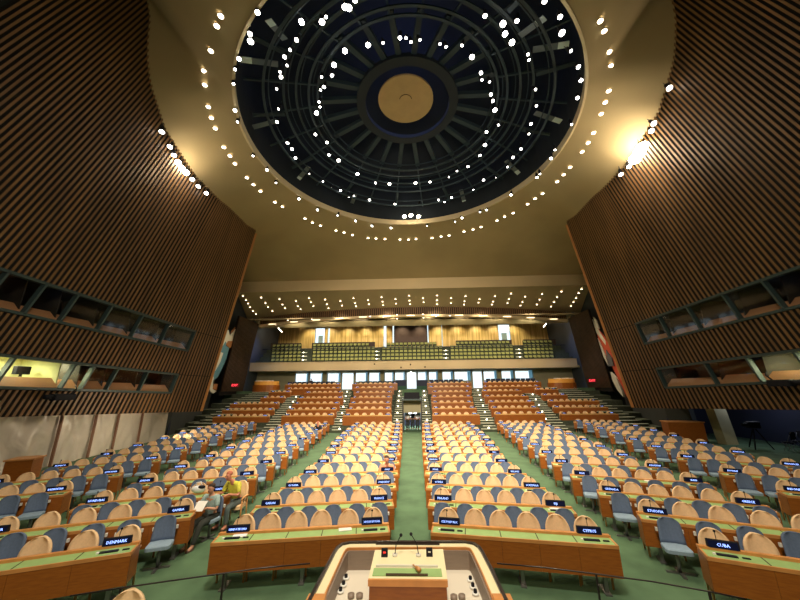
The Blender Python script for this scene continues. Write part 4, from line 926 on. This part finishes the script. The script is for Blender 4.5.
# film camera on tripod in right recess
t = thing('television_camera', 'black television camera on a tripod in the right recess', 'camera', (18.6, 19.4, 0))
for k in range(3):
    q = MB(); a = radians(90+120*k); q.tube([(.06*cos(a), .06*sin(a), 1.0), (.55*cos(a), .55*sin(a), 0)], .03, M['black'], 6); obj('leg', q, t)
q = MB(); q.rbox(-.3, .3, -.14, .14, 1.05, 1.38, .05, M['black']); obj('camera_body', q, t); q = MB(); q.tube([(-.3, 0, 1.22), (-.55, 0, 1.22)], .09, M['black'], 10); obj('lens_barrel', q, t)
for i, (x, y) in enumerate(((19.4, 18.6), (20.2, 18.9))):
    t = thing('folding_chair', 'dark folding chair in the right recess, %s the television camera' % ('just right of' if i == 0 else 'second from'), 'folding chair', (x, y, 0), radians(200+60*i), 'dark folding chairs'); q = MB(); q.rbox(-.22, .22, -.2, .2, .42, .46, .04, M['black']); obj('seat', q, t); q = MB(); q.rbox(-.22, .22, .18, .22, .6, .95, .015, M['black']); obj('backrest', q, t)
    for s in (-1, 1):
        q = MB(); q.tube([(s*.2, .24, .95), (s*.2, -.2, 0)], .015, M['steel'], 5); obj('leg', q, t); q = MB(); q.tube([(s*.2, -.2, .45), (s*.2, .22, 0)], .015, M['steel'], 5); obj('leg', q, t)
# monitors hung on the slatted walls
for sg, (x, y), lab in ((-1, (58, 397), 'black camera on a bracket under the lit booth windows of the left wall'), (1, (787, 383), 'black camera on a bracket under the lit booth windows of the right wall')):
    n = (1, 0, -.13) if sg < 0 else (1, 0, .13); k = (-16-.13*3.3) if sg < 0 else (16+.13*3.3); p = onpl(x, y, n, k); p.x -= sg*.35
    t = thing('wall_camera', lab, 'wall camera', p); q = MB(); q.rbox(-.16, .16, -.55, .35, -.14, .14, .05, M['black']); obj('camera_body', q, t)
    q = MB(); q.tube([(0, -.55, 0), (-.0, -.85, .02)], .1, M['black'], 8); obj('lens_barrel', q, t); q = MB(); q.tube([(0, .2, .12), (sg*.1, .5, .35), (sg*.28, .6, .5)], .035, M['black'], 6); obj('bracket', q, t)
# booth occupant equipment
p = onpl(29, 379, (1, 0, -.13), -16.43-.8*1); t = thing('booth_monitor', 'small dark monitor and headset on the lit booth counter in the left wall', 'monitor', (p.x-.45, p.y, 3.98)); q = MB(); q.rbox(-.1, .1, -.28, .28, .1, .45, .03, M['black']); obj('monitor_shell', q, t); q = MB(); q.tube([(0, 0, 0), (0, 0, .12)], .05, M['black'], 8); obj('stand', q, t)

# ------------------------------------------------------------------ podium
ZP = 1.5
path = [(314,597),(326,573),(336,553),(339,548.5),(343,545.5),(350,544),(375,543.7),(400,543.5),(440,543.5),(465,543.5),(473,545),(477.5,548),(480.5,552.5),(490,571),(502,597)]
pw = [onz(x, y, ZP) for x, y in path]
for e, s in ((0, 1), (-1, -2)):
    d = (pw[e]-pw[s]).normalized()
    if e == 0: pw.insert(0, pw[0]+d*.9)
    else: pw.append(pw[-1]+d*.9)
def offs(P, o):
    out = []
    for i, p in enumerate(P):
        t = (P[min(i+1, len(P)-1)]-P[max(i-1, 0)]); t.z = 0; t.normalize(); n = Vector((t.y, -t.x, 0)); out.append(p+n*o)
    return out   # positive = inwards (towards camera)
pc = Vector((0, 4.3, 0)); t = thing('podium', 'large curved podium with cream rim and black cap in front of the front desks', 'podium', pc)
def strip(o0, o1, z0, z1, mt):
    q = MB(); A, B = offs(pw, o0), offs(pw, o1)
    for i in range(len(pw)-1):
        P = [A[i], A[i+1], B[i+1], B[i]]; q.hexa([Vector((p.x, p.y, z0))-pc for p in P]+[Vector((p.x, p.y, z1))-pc for p in P], mt)
    return q
obj('black_cap', strip(-.035, -.0, ZP-.10, ZP+.02, M['podblack']), t); obj('cream_rim', strip(0, .078, ZP-.04, ZP, M['podcream']), t); obj('inner_edge', strip(.078, .09, ZP-.03, ZP-.004, M['deskedge']), t)
obj('outer_panel', strip(-.04, .0, 0, ZP-.1, M['desk']), t); obj('inner_panel', strip(.09, .105, ZP-.23, ZP-.03, M['podwall']), t)
q = MB(); A = offs(pw, .10); vs = [Vector((p.x, p.y, ZP-.22))-pc for p in A]; n = len(vs); vs += [v-Vector((0, 0, .05)) for v in vs]
q.add(vs, [tuple(range(n))[::-1], tuple(range(n, 2*n))]+[(k, k+1, n+k+1, n+k) for k in range(n-1)], M['podfloor']); obj('counter', q, t)
for i, e in ((0, 0), (1, -1)):
    A = offs(pw, .05)[0 if i == 0 else -1]; q = MB(); c = onz(315, 599, ZP) if i == 0 else onz(501.5, 599, ZP); q.box(c.x-.07-pc.x, c.x+.09-pc.x, c.y-.08-pc.y, c.y+.05-pc.y, ZP-.3, ZP+.015, M['deskedge']); obj('rim_end_block', q, t)
# lectern
ZL = 1.515; A, B, C_, D = [onz(x, y, ZL) for x, y in ((375, 550), (443, 549), (447.5, 580), (368, 580))]; lc = (C_+D)/2; lc.z = 0
t = thing('lectern', 'cream-topped wooden lectern with a green writing board in the middle of the podium', 'lectern', lc)
q = MB(); q.hexa([Vector((p.x, p.y, ZL-.03))-lc for p in (D, C_, B, A)]+[Vector((p.x, p.y, ZL))-lc for p in (D, C_, B, A)], M['podcream']); obj('top_board', q, t)
wD, wC = (D-lc), (C_-lc); q = MB(); q.box(wD.x+.01, wC.x-.01, .01, .05, .4, ZL-.035, M['desk']); q.box(wD.x+.01, wD.x+.04, .05, A.y-lc.y, .4, ZL-.035, M['desk']); q.box(wC.x-.04, wC.x-.01, .05, A.y-lc.y, .4, ZL-.035, M['desk']); obj('body', q, t)
q = MB(); q.box(wD.x-.0, wC.x+.0, -.012, .012, ZL-.05, ZL+.004, M['deskedge']); obj('front_edge', q, t)
a, b = onz(372, 568.5, ZL)-lc, onz(444.5, 577, ZL)-lc
q = MB(); q.box(a.x+.02, b.x-.02, b.y, a.y, ZL, ZL+.006, M['leather']); obj('green_writing_board', q, t)
a, b = onz(386, 575, ZL)-lc, onz(428, 577, ZL)-lc; q = MB(); q.box(a.x, b.x, b.y, a.y, ZL+.006, ZL+.016, M['seam']); obj('pencil_slot', q, t)
a, b = onz(376, 566.5, ZL)-lc, onz(438, 568, ZL)-lc; q = MB(); q.box(a.x, b.x, b.y, a.y, ZL+.0, ZL+.02, M['bracket']); obj('document_stop', q, t)
a, b = onz(376, 540.5, ZL+.02)-lc, onz(439.5, 541.8, ZL+.02)-lc; q = MB(); q.box(a.x, b.x, b.y, a.y, ZL-.08, ZL+.02, M['podblack']); obj('rear_ledge', q, t)
# gavel, displays, microphones and cups
p = onz(420, 573, ZL); t = thing('gavel', 'small wooden gavel lying on the right of the green writing board', 'gavel', (p.x, p.y, ZL+.03)); q = MB(); q.tube([(-.035, .03, 0), (.0, -.02, 0)], .02, M['armwood'], 8); obj('head', q, t); q = MB(); q.tube([(-.015, .0, 0), (-.07, .09, 0)], .007, M['armwood'], 6); obj('handle', q, t)
for nm, x, y in (('left', 384.5, 556.5), ('right', 429.5, 556)):
    p = onz(x, y, ZL); t = thing('lectern_display', 'small black display with a %s readout, on the %s of the lectern top' % ('red' if nm == 'left' else 'pale', nm), 'display', p)
    q = MB(); q.hexa([(-.035,-.02,0),(.035,-.02,0),(.035,.03,0),(-.035,.03,0),(-.035,.005,.07),(.035,.005,.07),(.035,.03,.07),(-.035,.03,.07)], M['black']); obj('case', q, t)
    q = MB(); q.box(-.014, .014, -.013, -.004, .036, .046, M['redled'] if nm == 'left' else M['bracket']); o = obj('readout', q, t)
for nm, (x, y), (x2, y2) in (('left', (395, 556), (401, 535)), ('right', (418.5, 556), (411, 534))):
    p = onz(x, y, ZL); tp = onY(x2, y2, p.y+.05)-p; t = thing('lectern_microphone', 'thin gooseneck microphone standing on the %s of the lectern top' % nm, 'microphone', p)
    q = MB(); q.tube([(0, 0, 0), (0, 0, .02)], .03, M['bracket'], 10); obj('base', q, t); q = MB(); q.tube([(0, 0, .02), (tp.x*.2, 0, tp.z*.6), tp], .005, M['black'], 5); obj('gooseneck', q, t); q = MB(); q.sphere(tp, .018, M['black'], 8, 6); obj('capsule', q, t)
CUP = MB(); CUP.tube([(0, 0, .004), (0, 0, .02)], .045, M['white'], 12); CUP.tube([(0, 0, .02), (0, 0, .055)], .022, M['black'], 8)
CUP = CUP.mesh('cup_saucer')
for nm, lst in (('left', [(335, 579), (332.5, 586), (329.5, 592.5)]), ('right', [(481.5, 581), (484, 588), (486.5, 594.5)])):
    for i, (x, y) in enumerate(lst):
        p = onz(x+(11 if x < 345 else (-11 if x > 475 else 0)), y, ZP-.215); o = obj('small_cup', CUP, None, p); o.scale = (.8, .8, .8); tag(o, 'white saucer with dark cup on the %s podium counter, %s' % (nm, ('farthest', 'middle one', 'nearest')[i]), 'cup', 'cups on the podium counter')
for i, (x, y) in enumerate([(351, 597.5), (359.5, 597.5), (454, 599), (462, 598.5)]):
    p = onz(x+(11 if x < 345 else (-11 if x > 475 else 0)), y, ZP-.215); q = MB(); q.tube([(0, 0, 0), (0, 0, .03)], .035, M['podwall'], 12); o = obj('coaster', q, None, p); tag(o, 'round brown coaster on the podium counter, %s of four from the left' % ordn(i+1), 'coaster', 'coasters on the podium counter')
# stage rail
rp = [onz(x, y, .95) for x, y in ((70,596),(121,588),(172,580.5),(224,573.3),(260,568.2),(310,563.5))]; rq = [onz(x, y, .95) for x, y in ((497,563.5),(545,567.5),(596,574),(652,581.5),(709,591.5),(745,599))]
for nm, rr, posts in (('left', rp, (1, 3)), ('right', rq, (2, 4))):
    t = thing('stage_rail', 'thin dark curved rail crossing in front of the %s front desks' % nm, 'rail', Vector((rr[2].x, rr[2].y, 0))); q = MB(); q.tube([p-t.location for p in rr], .009, M['podblack'], 6); obj('top_rail', q, t)
    for k in posts: q = MB(); p = rr[k]-t.location; q.box(p.x-.01, p.x+.01, p.y-.01, p.y+.01, 0, .95, M['podblack']); obj('post', q, t)
# stage chair
near = KIND['beige'][0]; p = onz(136, 594, .9); t = thing('beige_armchair', 'beige armchair cut off by the bottom left of the photo, before the stage rail', 'beige armchair', (p.x-.03, p.y-.2, 0), radians(18), 'beige armchairs behind the desks')
put_parts(near, t)

# ------------------------------------------------------------------ people
def skin(chains, mt, sub=1, name='body'):
    """chains: list of (list of points, list of radii); first point may coincide with an earlier one"""
    me = bpy.data.meshes.new(name); vs = []; es = []; rs = []
    def idx(p, r):
        for i, v in enumerate(vs):
            if (Vector(v)-Vector(p)).length < 1e-4: return i
        vs.append(tuple(p)); rs.append(r); return len(vs)-1
    for pts, rad in chains:
        pv = None
        for p, r in zip(pts, rad):
            i = idx(p, r)
            if pv is not None and pv != i: es.append((pv, i))
            pv = i
    me.from_pydata(vs, es, []); o = bpy.data.objects.new('tmp', me); COL.objects.link(o)
    o.modifiers.new('s', 'SKIN'); sv = me.skin_vertices[0].data if me.skin_vertices else None
    if sv is None:
        bm = bmesh.new(); bm.from_mesh(me); bm.verts.layers.skin.verify(); bm.to_mesh(me); bm.free(); sv = me.skin_vertices[0].data
    for i, r in enumerate(rs): sv[i].radius = r if isinstance(r, tuple) else (r, r)
    sv[0].use_root = True
    m2 = o.modifiers.new('u', 'SUBSURF'); m2.levels = sub; m2.render_levels = sub
    dg = bpy.context.evaluated_depsgraph_get(); dg.update(); nm = bpy.data.meshes.new_from_object(o.evaluated_get(dg)); bpy.data.objects.remove(o)
    nm.materials.clear(); nm.materials.append(mt)
    for p in nm.polygons: p.use_smooth = True
    nm.name = name; return nm
def person(loc, rz, lab, J, skinm, shirt, trous, hair, shoes=True, grp=None, sc=1):
    """J: joints in local metres, facing -Y"""
    t = thing('person', lab, 'person', loc, rz, grp); t.scale = (sc, sc, sc); V = {k: Vector(v) for k, v in J.items()}
    hd = V['head']; ch = []
    ch.append(([V['pelvis'], (V['pelvis']+V['chest'])/2, V['chest'], V['neck'], V['neck'].lerp(hd, .45), hd-Vector((0, 0, .045)), hd+Vector((0, 0, .05)), hd+Vector((0, 0, .10))], [(.13, .11), (.125, .10), (.15, .11), .055, .05, .068, .078, .05]))
    for s in 'lr':
        sh, el, wr, ha = V['sh'+s], V['el'+s], V['wr'+s], V['ha'+s]
        ch.append(([V['chest'], sh, sh.lerp(el, .5), el, el.lerp(wr, .5), wr, ha], [(.15, .11), .058, .048, .04, .036, .026, .034]))
        d = (ha-wr).normalized(); sd = d.cross(Vector((0, 0, 1)))
        if sd.length < .1: sd = Vector((1, 0, 0))
        sd.normalize(); dn = d.cross(sd).normalized()
        if dn.z > 0: dn = -dn
        for k, ln in enumerate((.058, .068, .062, .05)):
            b0 = ha+d*.015+sd*(.024-.016*k); ch.append(([ha, b0, b0+d*ln*.55, b0+d*ln*.9+dn*.022], [.034, .0095, .0085, .0075]))
        b0 = ha+sd*.03-d*.02; ch.append(([ha, b0, b0+sd*.018+d*.035], [.034, .012, .009]))
        hp, kn, an, to = V['hip'+s], V['kn'+s], V['an'+s], V['to'+s]
        ch.append(([V['pelvis'], hp, hp.lerp(kn, .5), kn, kn.lerp(an, .35), an, to], [(.13, .11), .09, .08, .062, .058, .04, .035]))
    obj('body', skin(ch, skinm, 1, 'body'), t)
    cl = [([V['pelvis'], (V['pelvis']+V['chest'])/2, V['chest'], V['chest'].lerp(V['neck'], .75)], [(.15, .13), (.145, .12), (.17, .13), .07])]
    for s in 'lr': cl.append(([V['chest'], V['sh'+s], V['sh'+s].lerp(V['el'+s], .5), V['sh'+s].lerp(V['el'+s], .85)], [(.17, .13), .075, .066, .062]))
    obj('shirt', skin(cl, shirt, 1, 'shirt'), t)
    cl = []
    for s in 'lr': cl.append(([V['pelvis'], V['hip'+s], V['hip'+s].lerp(V['kn'+s], .5), V['kn'+s], V['kn'+s].lerp(V['an'+s], .5), V['kn'+s].lerp(V['an'+s], .93)], [(.15, .13), .105, .095, .08, .07, .06]))
    obj('trousers', skin(cl, trous, 1, 'trousers'), t)
    q = MB(); q.sphere(hd+Vector((0, .035, .085)), .082, hair, 12, 8, (.98, 1.0, .75)); obj('hair', q, t)
    q = MB(); 
    for s in (-1, 1): q.sphere(hd+Vector((s*.028, -.072, .03)), .009, M['black'], 6, 4)
    obj('eyes', q, t)
    q = MB(); q.sphere(hd+Vector((0, -.085, .005)), .016, skinm, 6, 5, (.8, 1, 1.3)); 
    for s in (-1, 1): q.sphere(hd+Vector((s*.075, .01, .02)), .018, skinm, 6, 5, (.5, 1, 1.4))
    obj('nose_and_ears', q, t); q = MB(); q.sphere(hd+Vector((0, -.072, -.033)), .014, M['exitbox'], 6, 4, (1.5, .5, .4)); obj('mouth', q, t)
    if shoes:
        for s in 'lr':
            q = MB(); an, to = V['an'+s], V['to'+s]; q.tube([an+Vector((0, .02, -.035)), an.lerp(to, .5)+Vector((0, 0, -.03)), to+Vector((0, 0, -.01))], .048, M['shoe'], 8, .036); obj('shoe', q, t)
    return t
def sit(lean=0., hands=((.18, -.42, .78), (-.18, -.42, .78)), legs='bent', look=(0, -.02)):
    c = lean
    J = dict(pelvis=(0, 0, .53), chest=(0, -.10*c-.0, .87), neck=(0, -.20*c, 1.05), head=(look[0], -.25*c+look[1], 1.17))
    for s, sg in (('l', 1), ('r', -1)):
        J['sh'+s] = (sg*.175, -.16*c, .99); h = hands[0 if sg > 0 else 1]; J['wr'+s] = (h[0], h[1]+.06, h[2]); J['ha'+s] = (h[0]*.95, h[1]-.02, h[2]+.005)
        J['el'+s] = (sg*.26, -.12-.12*c, .74); J['hip'+s] = (sg*.10, -.04, .50)
        if legs == 'bent': J['kn'+s] = (sg*.13, -.45, .50); J['an'+s] = (sg*.13, -.45, .08); J['to'+s] = (sg*.14, -.60, .05)
        else: J['kn'+s] = (sg*.10, -.46, .50); J['an'+s] = (sg*.08+.0, -.62, .08); J['to'+s] = (sg*.09, -.77, .06)
    return J
# man in pale blue shirt sitting sideways at the left aisle, reading
pa = onz(206, 530, 0)
def aisle_seat(sg, b, n): 
    x0, y0, x1, y1 = BL[(b, n)]; return Vector((sg*x0, y0, 0))
e = aisle_seat(-1, 'm', 2)
chp = onz(211, 514, .50); chp.z = 0
person(chp+Vector((-.0, -.0, -.02)), radians(-8), 'person in a pale blue shirt and dark trousers sitting in the left aisle, reading papers', sit(.3, ((.08, -.34, .80), (-.10, -.34, .80)), 'out', (.0, -.05)), M['skin'], M['shirtb'], M['trous'], M['hair_dark'], sc=.91)
t = thing('blue_chair', 'blue chair under the seated person in the pale blue shirt', 'blue chair', chp, radians(-8), 'blue side chairs in front of the desks')
put_parts(KIND['blue'][0], t)
q = MB(); q.box(-.11, .11, -.005, .0, -.1, .14, M['paper'], Matrix.Rotation(radians(-50), 4, 'X')); o = obj('open_papers', q, None, chp+Vector((-.05, -.40, .77))); tag(o, 'white papers held by the person in the pale blue shirt', 'papers')
# man in yellow at the end of desk row three
yp = onz(236, 501, .50); yp.z = 0; t = thing('beige_armchair', 'beige armchair under the person in the yellow shirt beside the left aisle', 'beige armchair', (yp.x, yp.y, 0), 0, 'beige armchairs behind the desks')
put_parts(KIND['beige'][0], t)
person(yp, radians(-12), 'person in a bright yellow shirt leaning on the desk end beside the left aisle', sit(1.1, ((.12, -.50, .80), (-.2, -.5, .80)), 'bent', (-.06, -.05)), M['skinr'], M['vest'], M['jeans'], M['hair_red'], sc=.97)
q = MB(); q.sphere((0, 0, .09), .11, M['shirtw'], 10, 7, (1.7, .9, .82)); q.sphere((.1, -.03, .15), .06, M['black'], 8, 5, (1.6, 1.1, .7)); q.tube([(-.1, 0, .12), (-.06, 0, .24), (.04, 0, .26), (.1, 0, .15)], .014, M['shirtw'], 6); bp_ = onz(198, 492, .79); o = obj('white_bag', q, None, Vector((bp_.x, bp_.y, .765))); tag(o, 'white bag with a dark opening on the desk behind the person in pale blue', 'bag')
# delegate in salmon shirt at centre left block
x0, y0, x1, y1 = BL[('c', 3)]
person(Vector((-x0-.36, y0+.30, -.1)), 0, 'person in a salmon shirt with dark hair seated beside the centre aisle', sit(.9, ((.15, -.42, .80), (-.12, -.42, .80)), 'bent'), M['skinr'], M['shirtp'], M['trous'], M['hair_dark'])
x0, y0, x1, y1 = BL[('m', 9)]
person(Vector((-x0-.35, y0+.45, -.02)), 0, 'tiny far person in dark clothes and red cap in the tenth desk row', sit(.9), M['skinr'], M['shirtk'], M['trous'], M['hair_red'])
# people standing in the portal
def stand(h=1.0):
    J = dict(pelvis=(0, 0, .95), chest=(0, 0, 1.28), neck=(0, 0, 1.48), head=(0, -.02, 1.60))
    for s, sg in (('l', 1), ('r', -1)): J.update({'sh'+s: (sg*.18, 0, 1.42), 'el'+s: (sg*.25, .03, 1.14), 'wr'+s: (sg*.2, -.15, .98), 'ha'+s: (sg*.17, -.22, .97), 'hip'+s: (sg*.1, 0, .9), 'kn'+s: (sg*.11, -.02, .5), 'an'+s: (sg*.11, .02, .08), 'to'+s: (sg*.12, -.14, .05)})
    return {k: tuple(c*h for c in v) for k, v in J.items()}
for i, (x, y, sh, lab) in enumerate(((-.38, 28.6, 'shirtw', 'person in a white shirt standing on the left inside the portal'), (.02, 28.9, 'shirtk', 'person in a black jacket standing in the middle of the portal'), (.42, 28.7, 'shirtw', 'person in a white shirt standing on the right inside the portal'))):
    person((x, y, 0), radians(-20+20*i), lab, stand(.84), M['skin'], M[sh], M['trous'], M['hair_dark'], True, None)
# person by the rear left windows
person(onY(311, 384.5, 42.5).xy.to_3d()+Vector((0, 0, 3.2)), 0, 'tiny distant person in black standing before the rear left windows', stand(.85), M['skin'], M['shirtk'], M['trous'], M['hair_dark'])

# ------------------------------------------------------------------ light
W = bpy.data.worlds.new('sky'); S.world = W; W.use_nodes = True; bg = W.node_tree.nodes['Background']; bg.inputs[0].default_value = (.80, .92, 1.0, 1); bg.inputs[1].default_value = 1.5
WARM = (1, .82, .57)
for k in range(12):
    a = 2*pi*k/12; p = (C0.x+8.6*cos(a), C0.y+8.6*sin(a), 19.4)
    lamp_light('SPOT', p, 1750, WARM, .25, (C0.x+2*cos(a), C0.y+5*sin(a), 0), 72, .95, 'dome_lamp')
for k in range(6):
    a = 2*pi*(k+.5)/6; p = (C0.x+6*cos(a), C0.y+6*sin(a), 20.6)
    lamp_light('SPOT', p, 2100, WARM, .25, (C0.x+5*cos(a), C0.y+6*sin(a)+1, 0), 64, .95, 'dome_lamp')
pL, pR = onceil(183, 164), onceil(638, 148)
for p, e in ((pL, 110), (pR, 330)): lamp_light('POINT', p+Vector((1.3 if p.x < 0 else -1.3, -.8, -1.6)), e, (1, .82, .58), .3, name='flood_lamp')
for k in range(8):
    x = -16+32*k/7; lamp_light('SPOT', (x, arcY(x)+.6, 12.0), 600, (1, .86, .58), .15, (x*.97, 49.5, 9.8), 110, .8, 'cove_lamp')
for k in range(6):
    x = -15+30*k/5; lamp_light('SPOT', (x, 37.6, 13.8), 2300, WARM, .2, (x, 33, 2), 110, .8, 'rear_lamp')
    lamp_light('SPOT', (x, 37, 14.0), 1500, WARM, .2, (x, 43, 6.5), 60, .9, 'fascia_fill')  # second spot is added to brighten the balcony fascia
for k in range(12):
    x = -16.5+33*k/11; lamp_light('SPOT', (x, 50.2, 13.1), 320, (1, .86, .5), .1, (x, 51.9, 11), 110, .9, 'wall_wash_lamp')
for sg in (-1, 1):
    lamp_light('SPOT', (sg*18.5, 41.5, 11.9), 900, (.35, .5, 1), .2, (sg*21.5, 43, 6), 90, .9, 'blue_wash_lamp')
    lamp_light('SPOT', (sg*15, 36.6, 14.0), 900, WARM, .2, (sg*19.3, 39.5, 4), 40, .9, 'counter_fill')  # added spot over each rear counter, no fixture behind it
    lamp_light('SPOT', (sg*12, 27, 15.5), 500, WARM, .2, (sg*18, 29, 7), 50, .9, 'mural_fill')  # unseen spot added so the mural shows brighter
    lamp_light('POINT', (sg*19.3, 20, 2.6), 60, WARM if sg < 0 else (.8, .85, 1), .3, name='recess_fill')  # fill light added inside the side recess
lamp_light('AREA', (0, -5, 11), 650, (1, .80, .52), 5, (0, 24, 2), name='front_fill')  # added soft fill from behind the camera, without a fixture
lamp_light('SPOT', (0, -3, 14), 34000, (1, .84, .62), 1.0, (0, 31, 0), 62, 1.0, name='hall_fill')  # added front light that lifts the far rows
lamp_light('SPOT', (0, 1, 8), 5200, (1, .80, .5), .5, (0, 34, 18.5), 66, 1.0, name='ceiling_fill')  # uplight added to brighten the rear of the ceiling
lamp_light('AREA', (0, 1.2, 14), 1150, (1, .9, .72), 1.5, (0, 4.2, 1.2), name='podium_fill')  # added light above the podium to lift its cream surfaces
lamp_light('POINT', (0, 18, 23.6), 160, (.25, .35, 1), .6, name='dome_blue_fill')  # blue light added for the haze inside the dome
lamp_light('AREA', (-12.5, 19, 1.9), 110, WARM, .8, (-17, 18.5, 1.0), name='recess_front_fill')  # added fill that brightens the plastic sheets
for o in bpy.data.objects:
    if 'label' in o and len(o['label'].split()) > 16: print('LONG', o.name, o['label'])
